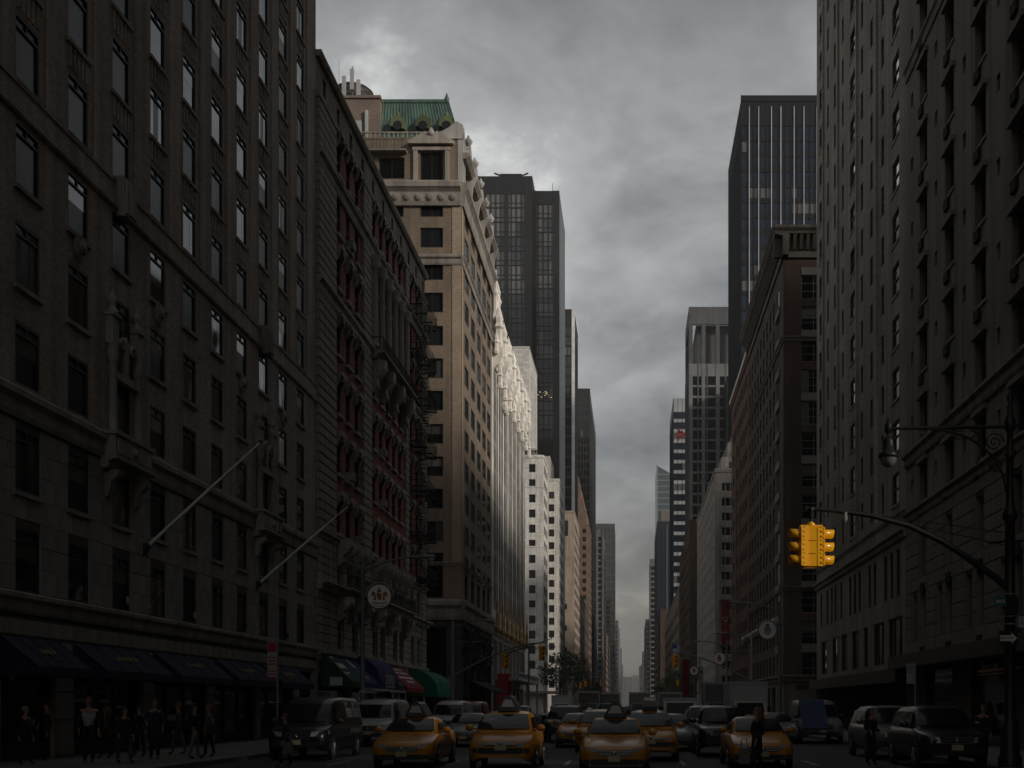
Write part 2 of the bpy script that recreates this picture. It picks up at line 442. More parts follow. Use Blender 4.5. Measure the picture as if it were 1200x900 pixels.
def molding(mb, fr, u0, u1, prof, m=0):
    """prof: closed polygon of (outward, height); run along the wall"""
    a = [fr(u0, z, d) for d, z in prof]; b = [fr(u1, z, d) for d, z in prof]
    n = len(prof)
    mb.mesh(a + b, [tuple(range(n)), tuple(range(n, 2 * n))[::-1]] + [(i, n + i, n + (i + 1) % n, (i + 1) % n) for i in range(n)], m)
def belt_prof(z0, z1, d):
    h = z1 - z0
    return [(-.05, z0), (d * .35, z0), (d * .5, z0 + h * .18), (d * .5, z0 + h * .55), (d * .85, z0 + h * .68), (d, z0 + h * .72), (d, z0 + h * .93), (d * .8, z1), (-.05, z1)]
def shell(par, xa, xb, ya, yb, h, m, skip=(), z0=0.0):
    """the walls without openings and the roof; local coordinates"""
    b = MB()
    if 'front' not in skip: b.face([(xa, ya, z0), (xb, ya, z0), (xb, ya, h), (xa, ya, h)])
    if 'back' not in skip: b.face([(xa, yb, z0), (xb, yb, z0), (xb, yb, h), (xa, yb, h)])
    if 'xa' not in skip: b.face([(xa, ya, z0), (xa, yb, z0), (xa, yb, h), (xa, ya, h)])
    if 'xb' not in skip: b.face([(xb, ya, z0), (xb, yb, z0), (xb, yb, h), (xb, ya, h)])
    b.build('wall', m, par)
    r = MB(); r.box(xa + .05, xb - .05, ya + .05, yb - .05, h - .4, h - .02); r.build('roof', M_roof, par)
def windows_grid(par, side, fr, cols, rows, depth, style, fmat, gmat, far=False, blinds=0.0, sill=None, sillm=None, screen=.6):
    """cols: (u, w); rows: (v0, h). returns the openings"""
    holes = []
    for u, w in cols:
        for v0, h in rows:
            holes.append((u - w / 2, u + w / 2, v0, v0 + h))
            o = put_window(par, side, fr, u, v0, w, h, depth, style, fmat, gmat, far, blinds, screen=screen)
            if sill:
                key = ('sill', round(w, 2), side, sillm.name, sill, round(depth, 2))
                if key not in WC:
                    f0 = frame_front(); b = MB(); b.obox(f0, -w / 2 - .1, w / 2 + .1, -.14, -.005, depth - .1, depth - .07 + sill); WC[key] = b.data('sill', sillm)
                link('sill', WC[key], o)
    return holes

# ------------------------------------------------------------------ ground
def ground():
    g = MB(); g.face([(-2500, -400, -.16), (2500, -400, -.16), (2500, 5200, -.16), (-2500, 5200, -.16)])
    g.build('ground', mat('ground_city', (.12, .115, .11)), kind='structure')
    asp = mat('asphalt', (.034, .034, .035), rough=.8, var=.3, scale=.12, grain=30, bump=.4, streak=0)
    KL, KR = -12.7, 9.9
    r = MB(); r.face([(KL, -40, -.15), (KR, -40, -.15), (KR, 4200, -.15), (KL, 4200, -.15)])
    for y0, y1 in ((107, 130), (93.5, 114), (173, 207), (207.5, 250), (264, 280)):
        pass
    r.build('road', asp, kind='structure')
    for nm, xs in (('cross_street', ((-400, KL), (KR, 400))),):
        c = MB()
        c.face([(-400, 109, -.146), (KL, 109, -.146), (KL, 127, -.146), (-400, 127, -.146)])
        c.face([(KR, 95, -.146), (400, 95, -.146), (400, 112, -.146), (KR, 112, -.146)])
        c.face([(KR, 176, -.146), (400, 176, -.146), (400, 204, -.146), (KR, 204, -.146)])
        c.face([(-400, 210, -.146), (KL, 210, -.146), (KL, 245, -.146), (-400, 245, -.146)])
        c.build(nm, asp, kind='structure')
    pv = mat('pavement_concrete', (.11, .107, .1), var=.25, scale=.4, grain=20)
    kb = mat('kerb_stone', (.15, .147, .143))
    pav = MB(); ker = MB()
    for (x0, x1, kx, segs) in ((-18.6, KL - .15, KL, ((-20, 108), (128, 209), (246, 3000))), (KR + .15, 14.6, KR, ((-20, 94), (113, 175), (205, 3000)))):
        for a, b in segs:
            y = a
            if kx > 0: ker.box(kx, kx + .15, a, b, -.3, .004)
            else: ker.box(kx - .15, kx, a, b, -.3, .004)
            pav.box(x0, x1, a, b, -.3, 0)
    pav.build('pavement', pv, kind='structure'); ker.build('kerb', kb, kind='structure')
    # lane markings and the crosswalk
    mk = MB(); wp = mat('road_paint', (.26, .26, .25), var=.5, scale=2.0)
    for lx in (-9.2, -5.6, -2.0, 1.6, 5.6):
        y = 36
        while y < 420:
            mk.face([(lx - .06, y, -.146), (lx + .06, y, -.146), (lx + .06, y + 3, -.146), (lx - .06, y + 3, -.146)]); y += 9
    for k in range(20):
        x = KL + .5 + k * 1.13
        mk.face([(x, 24.5, -.146), (x + .55, 24.5, -.146), (x + .55, 28.5, -.146), (x, 28.5, -.146)])
    mk.face([(KL, 29.6, -.146), (KR, 29.6, -.146), (KR, 30.0, -.146), (KL, 30.0, -.146)])
    mk.build('road_marking', wp, kind='structure')
ground()

# ------------------------------------------------------------------ LEFT 1: taupe brick hotel
def hotel():
    Y0, Y1, HH, SP = -45.0, 70.0, 92.0, 11.2  # the stretch behind the camera is added to darken the near street
    b = thing('brick_hotel', 'tall taupe brick hotel with pale stone base and navy awnings at far left', 'building', (-18.5, 0, 0))
    fr = frame_right()
    cols = [36.6 + 3.35 * k for k in range(-3, 10)]
    zb = [(5.1, 1.93), (8.13, 1.93), (11.35, 1.9), (14.35, 1.93), (17.35, 1.95), (20.52, 2.02)] + [(20.52 + 3.08 * k, 2.0) for k in range(1, 9)]
    gh = [(35.0, 38.3, 0, 3.3), (39.6, 45.2, 0, 3.3), (46.2, 52.0, 0, 3.3), (53.0, 58.9, 0, 3.3), (59.6, 65.3, 0, 3.3), (26, 32, 0, 3.3), (66.4, 69.2, 0, 3.6)]
    holes = windows_grid(b, 'right', fr, [(c, 1.5) for c in cols], zb, .13, 'transom', M_frame_dk, G_near, blinds=.6, sill=.1, sillm=M_trimL1)
    w = MB(); facade(w, fr, Y0, Y1, SP, HH, holes, .13); w.build('wall', M_brickL1, b)
    w = MB(); facade(w, fr, Y0, Y1, 0, SP, holes + gh, .13, 0, 1); w.build('stone_base', [M_mortar, M_stoneL1], b)
    shell(b, -30, 0, Y0, Y1, HH, M_brickL1, skip=('xb',))
    # separate stone blocks: ground storey, then the two stone storeys
    n = ashlar(b, 'right', fr, 30, Y1, [(3.78, 4.28), (2.9, 3.68), (2.1, 2.88), (1.2, 2.08), (.02, 1.18)], gh, .87, M_stoneL1, .03, .03, 140, 33)
    ashlar(b, 'right', fr, 30, Y1, [(5.12 + .73 * k, 5.12 + .73 * (k + 1)) for k in range(7)], holes, 1.0, M_stoneL1, .022, .014, 290, 33, n)
    m = MB(); molding(m, fr, Y0, Y1, belt_prof(4.45, 5.08, .2)); m.build('belt_course', M_trimL1, b)
    m = MB(); molding(m, fr, Y0, Y1, belt_prof(10.3, 11.2, .24)); m.build('belt_course', M_trimL1, b)
    m = MB(); molding(m, fr, Y0, Y1, [(-.05, 19.42), (.07, 19.42), (.12, 19.5), (.12, 19.66), (.05, 19.72), (.05, 20.3), (.1, 20.34), (.1, 20.42), (-.05, 20.45)]); m.build('belt_course', M_brickL1, b)
    # piers that stand proud between the window columns
    for c in cols:
        p = MB(); u = c + 1.675
        p.obox(fr, u - .5, u + .5, 20.46, HH, -.05, .07); p.build('pilaster', M_brickL1, b)
        p = MB()
        for q in range(5): p.obox(fr, c - .6 + q * .3 - .05, c - .6 + q * .3 + .05, 22.7, 23.45, -.02, .05)
        q = p.build('spandrel', M_brickL1, b)
        for k in range(1, 8): link('spandrel', q.data, b, (0, 0, 3.08 * k))
    # cartouches and belt keystones
    for k in (1, 3, 6, 8):
        c = 36.6 + 3.35 * k; p = MB()
        p.prism([fr(c + x, 16.95 + z, 0) for x, z in ((-.3, .38), (.3, .38), (.36, .1), (.28, -.25), (0, -.5), (-.28, -.25), (-.36, .1))], fr(0, 0, .14) - fr(0, 0, 0))
        p.lathe(fr(c, 16.95, .14), [(.24, 0), (.2, .06), (.05, .1)], 10, axis='x'); p.build('cartouche', M_trimL1, b)
    for k in (2, 7):
        c = 36.6 + 3.35 * k
        p = MB(); p.prism([fr(c + x, z, 0) for x, z in ((-.42, 19.25), (.42, 19.25), (.6, 20.6), (-.6, 20.6))], fr(0, 0, .34) - fr(0, 0, 0))
        p.obox(fr, c - .14, c + .14, 19.35, 20.5, .3, .44); p.obox(fr, c - .42, c - .28, 19.35, 20.5, .3, .4); p.obox(fr, c + .28, c + .42, 19.35, 20.5, .3, .4)
        p.build('keystone', M_trimL1, b)
        # the ornate surround over the stone belt: columns, capitals, broken scrolled crest and a balcony
        for q in (-1, 1):
            col = MB(); u = c + q * 1.05
            col.lathe(fr(u, 11.25, .17), [(.19, 0), (.19, .12), (.14, .2), (.15, .3), (.13, 2.5), (.16, 2.55)], 12)
            col.lathe(fr(u, 13.8, .17), [(.15, 0), (.21, .1), (.17, .22), (.23, .34), (.19, .5), (.23, .62)], 10)
            col.obox(fr, u - .25, u + .25, 14.42, 15.4, -.03, .27); col.obox(fr, u - .3, u + .3, 15.4, 15.52, -.03, .34)
            col.lathe(fr(u, 15.62, .15), [(.18, -.1), (.2, 0), (.1, .1), (.08, .2), (.15, .32), (.15, .42), (.05, .6), (.02, .78)], 10)
            col.build('column', M_trimL1, b)
        cr = MB()
        for q in (-1, 1):
            pts = [fr(c + q * (1.0 - .9 * t), 14.0 + .6 * math.sin(t * 2.2) + .2 * t, .13) for t in [i / 9 for i in range(10)]]
            cr.tube(pts, [.085] * 10, 7)
            pts = [fr(c + q * (.45 + .22 * (1 - i / 14) * math.cos(i * .75)), 14.55 + .22 * (1 - i / 14) * math.sin(i * .75), .22) for i in range(14)]
            cr.tube(pts, [.09 - .004 * i for i in range(14)], 6)
        cr.prism([fr(c + x, z, 0) for x, z in ((-.12, 13.5), (.12, 13.5), (.2, 14.1), (.15, 14.8), (0, 15.0), (-.15, 14.8), (-.2, 14.1))], fr(0, 0, .22) - fr(0, 0, 0))
        cr.obox(fr, c - 1.0, c + 1.0, 13.25, 13.5, -.03, .28)
        cr.build('crest', M_trimL1, b)
        bal = MB(); molding(bal, fr, c - 1.75, c + 1.75, belt_prof(9.95, 10.4, .62))
        bal.obox(fr, c - 1.6, c + 1.6, 10.4, 11.15, .1, .5); bal.obox(fr, c - 1.7, c + 1.7, 11.15, 11.3, .1, .58)
        for q in (-1.2, -.55, .55, 1.2): bal.obox(fr, c + q - .25, c + q + .25, 10.5, 11.05, .5, .54)
        bal.lathe(fr(c, 10.77, .5), [(.2, 0), (.16, .06), (.04, .1)], 10, axis='x')
        bo = bal.build('balcony', M_trimL1, b)
        for q in (-1.2, 1.2):
            br = MB(); br.prism([fr(c + q - .2, z, d) for d, z in ((-.03, 9.0), (.12, 9.0), (.22, 9.3), (.26, 9.55), (.5, 9.75), (.55, 9.95), (-.03, 9.95))], fr(.4, 0, 0) - fr(0, 0, 0))
            br.build('bracket', M_trimL1, bo)
    # navy awnings over the shop openings, with dark shopfronts behind
    gold = mat('awning_gold_print', (.3, .24, .13), rough=.8, bump=0)
    for i, (a, e, _, _) in enumerate(gh):
        s = MB(); s.obox(fr, a, e, 0, 3.3 if i < 6 else 3.6, -.34, -.30); sf = s.build('shopfront', G_front, b)
        t = MB()
        for q in range(4): t.obox(fr, a + (e - a) * q / 3 - .04, a + (e - a) * q / 3 + .04, 0, 3.2, -.32, -.22)
        t.obox(fr, a, e, 2.35, 2.45, -.3, -.215); t.obox(fr, a, e, 0, .45, -.3, -.218); t.build('frame', M_frame_br, sf)
        if i > 5: continue
        aw = MB(); o = 1.15; lo = 2.82; hi = 3.72; pr = [(.04, hi), (o, lo), (o, lo - .28), (o - .02, lo - .28), (o - .02, lo - .02), (.04, hi - .05)]
        molding(aw, fr, a - .1, e + .1, pr)
        for u in (a - .1, e + .085): aw.prism([fr(u, z, d) for d, z in ((.04, hi), (o, lo), (o, lo - .28), (.04, lo - .28))], fr(.015, 0, 0) - fr(0, 0, 0))
        for k in range(5):
            u = a - .1 + (e - a + .2) * k / 4
            aw.tube([fr(u, hi + .012, .05), fr(u, lo + .012, o)], .012, 5)
        ao = aw.build('awning', M_navy, b)
        # gold script mark on the slope
        g = MB(); mid = (a + e) / 2
        def sl(u, t): return fr(u, hi + (lo - hi) * t + .012, .04 + (o - .04) * t + .012)
        wdt = .95 if i else .5
        g.tube([sl(mid - wdt + 2 * wdt * k / 30, .5 + .1 * math.sin(k * 1.9) + .05 * math.sin(k * .8)) for k in range(31)], .018, 4)
        g.tube([sl(mid - .7 * wdt + 1.4 * wdt * k / 8, .72) for k in range(9)], .009, 4)
        g.build('script_mark', gold, ao)
    # fire bell and standpipe by the door piers
    return b, fr
hotel_b, fr_h = hotel()
# floodlights and camera on the stone wall
def floodlights():
    me = None
    for i, (px, py) in enumerate(((132, 706), (213, 723), (277, 735), (327, 746))):
        Y = 25900 / (740 - px)
        t = thing('floodlight', ['black floodlight on the stone belt under the ornate balcony', 'black floodlight below the near flagpole base', 'black floodlight above the third wide navy awning', 'black floodlight above the last navy awning of the hotel'][i], 'floodlight', (-18.5, Y, PZ(py, Y) - .1), 0, 'floodlights on the hotel wall')
        a = MB(); a.tube([(0, 0, 0), (.3, 0, .02), (.36, 0, .12)], .03, 6); a.obj = a.build('arm', M_black, t)
        h = MB(); h.lathe((.28, 0, .17), [(.07, 0), (.12, .05), (.15, .22), (.16, .26)], 10, axis='x'); h.build('lamp_head', M_black, t)
        l = MB(); l.lathe((.5401, 0, .17), [(.14, 0), (.12, .02)], 10, axis='x'); l.build('lens', M_frame_wt, t)
    t = thing('security_camera', 'small pale dome camera on the stone pier left of the first awning', 'camera', (-18.47, 35.3, 2.55))
    k = MB(); k.box(0, .12, -.06, .06, -.02, .14); k.build('bracket', M_grey, t)
    k = MB(); k.lathe((.16, 0, -.12), [(.02, -.02), (.09, .02), (.11, .1), (.11, .2), (.04, .24)], 10); k.build('dome', M_frame_wt, t)
floodlights()
def flagpoles():
    for i, (by, bz, tx, tz) in enumerate(((45.4, 7.62, 4.4, 4.03), (59.0, 7.6, 4.5, 3.9))):
        t = thing('flagpole', ['longer white flagpole leaning out from the hotel wall, nearer the camera', 'white flagpole leaning out from the hotel near its far corner'][i], 'flagpole', (-18.5, by, bz), 0, 'bare flagpoles on the hotel wall')
        p = MB(); p.tube([(.15, 0, .12), (tx * .5, 0, tz * .5), (tx, 0, tz)], [.07, .06, .035], 10); p.build('pole', M_white, t)
        f = MB(); f.lathe((tx, 0, tz - .02), [(.02, 0), (.08, .05), (.1, .1), (.07, .16), (.01, .2)], 10); f.build('finial', M_gold, t)
        s = MB(); s.tube([(-.02, 0, -.05), (.2, 0, .16)], [.16, .11], 10); s.box(-.02, .04, -.2, .2, -.3, .2); s.build('socket', M_black, t)
        c = MB(); c.tube([(tx * .96, .03, tz * .96), (tx * .55, .03, tz * .2), (.05, .03, -2.4)], .012, 4); c.build('halyard', M_grey, t)
flagpoles()

# ------------------------------------------------------------------ LEFT 2: red brick and stone apartment house with fire escapes
def redhouse():
    Y0, L, HH = 70.0, 37.0, 40.0
    b = thing('red_brick_apartment_house', 'red brick apartment house with banded stone piers and black fire escapes', 'building', (-18.5, Y0, 0))
    fr = frame_right()
    floors = [12.5, 16.25, 20.0, 23.7]; up = [27.9, 31.3]; top = [35.0]
    A = [5.4, 7.9, 10.4]; Bc = [15.7, 18.1, 20.5, 22.9, 25.3]; C = [29.9, 32.9]
    grp = lambda cs, rows, h: [(c - .55, c + .55, r, r + h) for c in cs for r in rows]
    holes = grp(A + Bc + C, floors, 2.1) + grp(A + C, up, 2.2) + grp(Bc, up, 2.2) + grp(A + Bc + C, top, 2.0)
    low = [(c - .6, c + .6, 9.3, 11.3) for c in A + Bc + C] + [(c - .65, c + .65, 5.2, 7.4) for c in (5.6, 9.4, 15.6, 18.2, 22.9, 25.4, 30.2, 33.2)]
    shops = [(.6, 8.6, 0, 3.6), (9.2, 15.5, 0, 3.6), (16, 23, 0, 3.6), (24, 31, 0, 3.6), (32, 36, 0, 3.6)]
    w = MB(); facade(w, fr, 0, L, 11.8, 37.7, holes, .2); w.build('wall', M_brickL2, b)
    w = MB(); facade(w, fr, 0, L, 0, 11.8, low + shops, .32); w.build('stone_base', M_stoneL2, b)
    for (a, c, d, e) in holes + low:
        put_window(b, 'right', fr, (a + c) / 2, d, c - a, e - d, .2, 'sash', M_frame_dk, G_front, blinds=.25)
    for s in shops:
        q = MB(); q.obox(fr, s[0], s[1], 0, 3.6, -.32, -.28); q.build('shopfront', G_front, b)
    shell(b, -26, 0, 0, L, HH - .3, M_brickL2, skip=('xb',))
    # attic with small dark openings under a thin cornice
    ah = [(c - .35, c + .35, 38.3, 39.3) for c in [2 + 3.4 * k for k in range(11)]]
    w = MB(); facade(w, fr, 0, L, 37.7, HH, ah, .25)
    for a in ah: w.obox(fr, a[0], a[1], a[2], a[3], -.3, -.2, 1)
    w.build('attic', [M_stoneL2p, M_dark], b)
    m = MB(); molding(m, fr, 0, L, [(-.05, 37.4), (.25, 37.4), (.3, 37.7), (.12, 37.8), (-.05, 37.8)]); molding(m, fr, -.02, L + .02, [(-.3, 39.75), (.2, 39.75), (.34, 39.95), (.34, 40.12), (-.3, 40.12)])
    m.build('cornice', M_stoneL2, b)
    for z0, z1, d in ((26.05, 27.0, .45), (33.55, 34.45, .4), (11.6, 12.1, .35), (8.5, 9.1, .75), (4.3, 4.95, .4)):
        m = MB(); molding(m, fr, 0, L, belt_prof(z0, z1, d)); m.build('belt_course', M_stoneL2, b)
    # banded stone piers, block by block
    n = 0
    for (u0, u1) in ((0, 4.15), (11.7, 14.35), (27.0, 28.6), (34.4, 37.0)):
        for (za, zz) in ((12.12, 26.0), (27.02, 33.5), (34.47, 37.35)):
            k = max(1, round((zz - za) / .56)); h = (zz - za) / k
            for j in range(k):
                if n >= 295: continue
                link('stone', block_mesh('stone', round(u1 - u0 - .02, 2), round(h - .05, 2), .22, 'right', M_stoneL2, .04), b, fr(u0 + .01, za + j * h + .025, random.uniform(-.006, .006))); n += 1
    # the rusticated base courses as one joined part
    rs = MB()
    for (za, zz) in ((4.97, 8.48), (9.12, 11.58)):
        k = round((zz - za) / .48); h = (zz - za) / k
        for j in range(k):
            act = sorted([(q[0] - .12, q[1] + .12) for q in low if q[2] < za + (j + .9) * h and q[3] > za + (j + .1) * h]); x = 0
            for a, e in act + [(L, L)]:
                if a > x + .1: rs.obox(fr, x + .01, a - .01, za + j * h + .03, za + (j + 1) * h - .03, -.02, .14)
                x = max(x, e)
    rs.build('rusticated_course', M_stoneL2, b, kind='stuff')
    # window heads on brackets and sills
    hd = MB(); hd.obox(fr, -.75, .75, 2.35, 2.6, -.02, .42)
    for q in (-.62, .62): hd.prism([fr(q - .1, z, d) for d, z in ((-.02, 1.75), (.1, 1.75), (.34, 2.35), (-.02, 2.35))], fr(.2, 0, 0) - fr(0, 0, 0))
    hd.prism([fr(x, z, .02) for x, z in ((-.2, 2.1), (.2, 2.1), (.28, 2.66), (-.28, 2.66))], fr(0, 0, .38) - fr(0, 0, 0))
    hd.obox(fr, -.62, .62, 2.12, 2.35, -.02, .06)
    hm = hd.data('window_head', M_stoneL2)
    sm = MB(); sm.obox(fr, -.78, .78, -.2, -.01, -.02, .24); sm = sm.data('sill', M_stoneL2)
    for (a, c, d, e) in holes:
        u = (a + c) / 2
        link('sill', sm, b, fr(u, d, 0))
        if d in floors or d == 35.0 or (d == 27.9 and u not in Bc): link('window_head', hm, b, fr(u, d - .05, 0))
    # giant columns of the middle bay on a bracketed balcony
    cb = MB(); cb.lathe((.32, 0, 0), [(.36, 0), (.36, .25), (.28, .35), (.29, .5), (.24, 5.3), (.28, 5.4)], 12); cb.lathe((.32, 0, 5.4), [(.27, 0), (.42, .25), (.34, .45), (.46, .8), (.46, .95)], 8); cm = cb.data('column', M_stoneL2)
    for u in (14.5, 16.9, 19.3, 21.7, 24.1, 26.5): link('column', cm, b, fr(u, 27.05, 0))
    for (u0, u1, z) in ((14.2, 27, 26.2), (4.3, 11.6, 8.5), (14.2, 27, 8.6)):
        bl = MB(); molding(bl, fr, u0, u1, belt_prof(z, z + .55, 1.1)); bo = bl.build('balcony', M_stoneL2, b)
        rl = MB(); rl.tube([fr(u0, z + 1.45, 1.0), fr(u1, z + 1.45, 1.0)], .03, 6); rl.tube([fr(u0, z + .7, 1.0), fr(u1, z + .7, 1.0)], .025, 6)
        k = int((u1 - u0) / .16)
        for i in range(k + 1): rl.tube([fr(u0 + (u1 - u0) * i / k, z + .5, 1.0), fr(u0 + (u1 - u0) * i / k, z + 1.45, 1.0)], .012, 4)
        for u in (u0, u1): rl.tube([fr(u, z + 1.45, 0), fr(u, z + 1.45, 1.0)], .03, 6)
        rl.build('railing', M_iron, bo)
    con = MB(); con.prism([fr(-.45, z, d) for d, z in ((-.02, -2.2), (.2, -2.2), (.45, -1.9), (.5, -1.3), (.9, -.9), (1.05, -.45), (1.05, 0), (-.02, 0))], fr(.9, 0, 0) - fr(0, 0, 0))
    con.lathe(fr(-.5, -.55, .72), [(.3, 0), (.34, .1), (.34, .9), (.3, 1.0)], 10, axis='y'); con.lathe(fr(-.48, -1.75, .36), [(.2, 0), (.22, .1), (.22, .86), (.2, .96)], 8, axis='y')
    cm2 = con.data('console', M_stoneL2)
    for u in (15.0, 18.1, 22.0, 26.2): link('console', cm2, b, fr(u, 26.15, 0))
    for u in (5.0, 8.0, 11.0, 15.0, 20.0, 26.0): link('console', cm2, b, fr(u, 8.45, 0)).scale = (1, 1, .7)
    for u in (4.9, 6.6, 9.1, 10.9, 14.9, 17.0, 19.3, 21.7, 24.1, 26.4): link('console', cm2, b, fr(u, 12.05, 0)).scale = (1, .55, .75)
    # window air conditioners
    for u, z in ((7.9, 16.3), (18.1, 20.05), (18.1, 16.3), (7.9, 31.35), (10.4, 12.55)):
        a = MB(); a.obox(fr, u - .36, u + .36, z, z + .5, -.2, .45); ao = a.build('air_conditioner', M_grey, b)
        g = MB()
        for q in range(6): g.obox(fr, u - .32, u + .32, z + .05 + q * .07, z + .08 + q * .07, .45, .465)
        g.build('grille', M_frame_gy, ao)
    # street awnings, all different
    def slope_awning(u0, u1, zt, zb, out, m, lab):
        a = MB(); molding(a, fr, u0, u1, [(.05, zt), (out, zb), (out, zb - .35), (out - .02, zb - .35), (out - .02, zb - .03), (.05, zt - .05)])
        for u in (u0, u1 - .015): a.prism([fr(u, z, d) for d, z in ((.05, zt), (out, zb), (out, zb - .35), (.05, zb - .35))], fr(.015, 0, 0) - fr(0, 0, 0))
        o = a.build('awning', m, b); o['label'] = lab; return o
    def round_awning(u0, u1, zt, zb, out, m, lab):
        pr = [(.05, zb)] + [(.05, zt)] + [(.05 + (out - .05) * math.sin(t), zb + .5 + (zt - zb - .5) * math.cos(t)) for t in [i * math.pi / 16 for i in range(1, 9)]] + [(out, zb)]
        a = MB(); molding(a, fr, u0, u1, pr); o = a.build('awning', m, b); o['label'] = lab; return o
    W_ = lambda px: 25900 / (740 - px) - Y0
    green = mat('canvas_green', (.012, .07, .05), rough=.9); blue = mat('canvas_blue', (.02, .035, .12), rough=.9)
    purple = mat('canvas_purple', (.03, .02, .12), rough=.9); redc = mat('canvas_red', (.22, .02, .02), rough=.9); gr2 = mat('canvas_emerald', (.01, .16, .1), rough=.9)
    pale = mat('awning_print', (.55, .54, .52), rough=.8, bump=0); teal = mat('canvas_teal', (.03, .07, .09), rough=.9)
    def onslope(o, u0, u1, zt, zb, out, t0, t1, m, name='print_patch'):
        g = MB(); P = lambda u, t: fr(u, zt + (zb - zt) * t + .014, .05 + (out - .05) * t + .014)
        g.face([P(u0, t0), P(u1, t0), P(u1, t1), P(u0, t1)]); return g.build(name, m, o)
    o = slope_awning(.9, 4.2, 4.9, 3.1, 1.9, green, 'dark green sloping awning with a pale square on its side')
    g = MB(); g.box(.6, 1.35, .88, .895, 2.85, 3.35); g.build('print_patch', pale, o)
    for t0, t1, a, c in ((.15, .22, 1.6, 2.4), (.38, .55, 1.5, 3.2), (.68, .78, 1.3, 1.7), (.68, .74, 1.9, 2.6)): onslope(o, a, c, 4.9, 3.1, 1.9, t0, t1, pale)
    o = slope_awning(4.4, 8.6, 4.85, 3.1, 1.9, blue, 'blue sloping awning with a white leaf shaped mark')
    g = MB(); P = lambda u, t: fr(u, 4.85 - 1.75 * t + .015, .05 + 1.85 * t + .015)
    g.face([P(5.6, .12), P(6.1, .2), P(6.3, .36), P(6.2, .5), P(5.9, .46), P(5.6, .3)])
    g.face([P(6.0, .62), P(6.3, .58), P(6.6, .7), P(6.9, .86), P(6.5, .86), P(6.2, .76)]); g.build('print_patch', pale, o)
    o = round_awning(9.0, 15.2, 4.95, 2.7, 1.9, purple, 'purple barrel awning with white lettering facing the street')
    put_text('playup', 1.5, pale, o, fr(12.1, 3.55, 1.92), (math.pi / 2, 0, math.pi / 2), (.8, 1, 1)); 
    g = MB(); g.obox(fr, 11.0, 12.6, 2.9, 3.0, 1.9, 1.915); g.obox(fr, 12.8, 13.6, 2.9, 3.0, 1.9, 1.915); g.build('print_patch', pale, o)
    slope_awning(15.6, 18.0, 4.7, 3.1, 1.8, teal, 'small dark teal sloping awning')
    o = slope_awning(18.4, 26.0, 4.75, 3.0, 1.9, redc, 'red sloping awning with rows of pale print')
    for t, a, c in ((.15, 19, 24), (.3, 19, 21.4), (.3, 21.8, 24.8), (.5, 19.6, 25), (.68, 21, 24)): onslope(o, a, c, 4.75, 3.0, 1.9, t, t + .09, pale)
    o = round_awning(28.0, 36.5, 4.7, 2.4, 2.6, gr2, 'emerald green barrel canopy at the corner')
    for u in (30.5, 34): g = MB(); g.lathe(fr(u, 3.7, 2.6), [(.42, 0), (.42, .014)], 14, axis='x'); g.build('print_patch', mat('awning_print_dim', (.16, .22, .2), bump=0), o)
    return b
redhouse()
def fire_escape():
    t = thing('fire_escape', 'black iron fire escape with stairs climbing the red brick apartment house', 'fire escape', (-18.5, 98.3, 0))
    fr = frame_right()
    zs = [12.3, 16.05, 19.8, 23.5, 27.6, 31.1, 34.8]
    for i, z in enumerate(zs):
        p = MB()
        for k in range(9): p.obox(fr, 0, 7.2, z - .03, z, .3 + k * .12, .36 + k * .12)
        for u in (0, 2.4, 4.8, 7.2): p.obox(fr, u - .03, u + .03, z - .12, z - .03, 0, 1.32); p.tube([fr(u, z - .9, .02), fr(u, z - .1, 1.2)], .025, 5)
        po = p.build('platform', M_iron, t)
        r = MB()
        for h in (.45, .95): r.tube([fr(0, z + h, .15), fr(0, z + h, 1.32), fr(7.2, z + h, 1.32), fr(7.2, z + h, .15)], .022, 5)
        for k in range(25): r.tube([fr(7.2 * k / 24, z - .05, 1.32), fr(7.2 * k / 24, z + .95, 1.32)], .012, 4)
        for k in range(6): r.tube([fr(0, z, .2 + .2 * k), fr(0, z + .95, .2 + .2 * k)], .012, 4); r.tube([fr(7.2, z, .2 + .2 * k), fr(7.2, z + .95, .2 + .2 * k)], .012, 4)
        r.build('railing', M_iron, po)
        if i < len(zs) - 1:
            s = MB(); h = zs[i + 1] - z; a, e = (1.4, 5.6) if i % 2 else (5.6, 1.4)
            for d in (.6, 1.15): s.tube([fr(a, z, d), fr(e, z + h, d)], .03, 5); s.tube([fr(a, z + .85, d), fr(e, z + h + .85, d)], .018, 5)
            for k in range(12): u = a + (e - a) * (k + .5) / 12; s.obox(fr, u - .1, u + .1, z + h * (k + .5) / 12 - .015, z + h * (k + .5) / 12 + .015, .6, 1.15)
            s.build('stair', M_iron, t)
    l = MB()
    for d in (.7, 1.1): l.tube([fr(3.2, 5.2, d), fr(3.2, 12.3, d)], .025, 5)
    for k in range(24): l.tube([fr(3.2, 5.4 + .29 * k, .7), fr(3.2, 5.4 + .29 * k, 1.1)], .014, 4)
    l.build('drop_ladder', M_iron, t)
fire_escape()
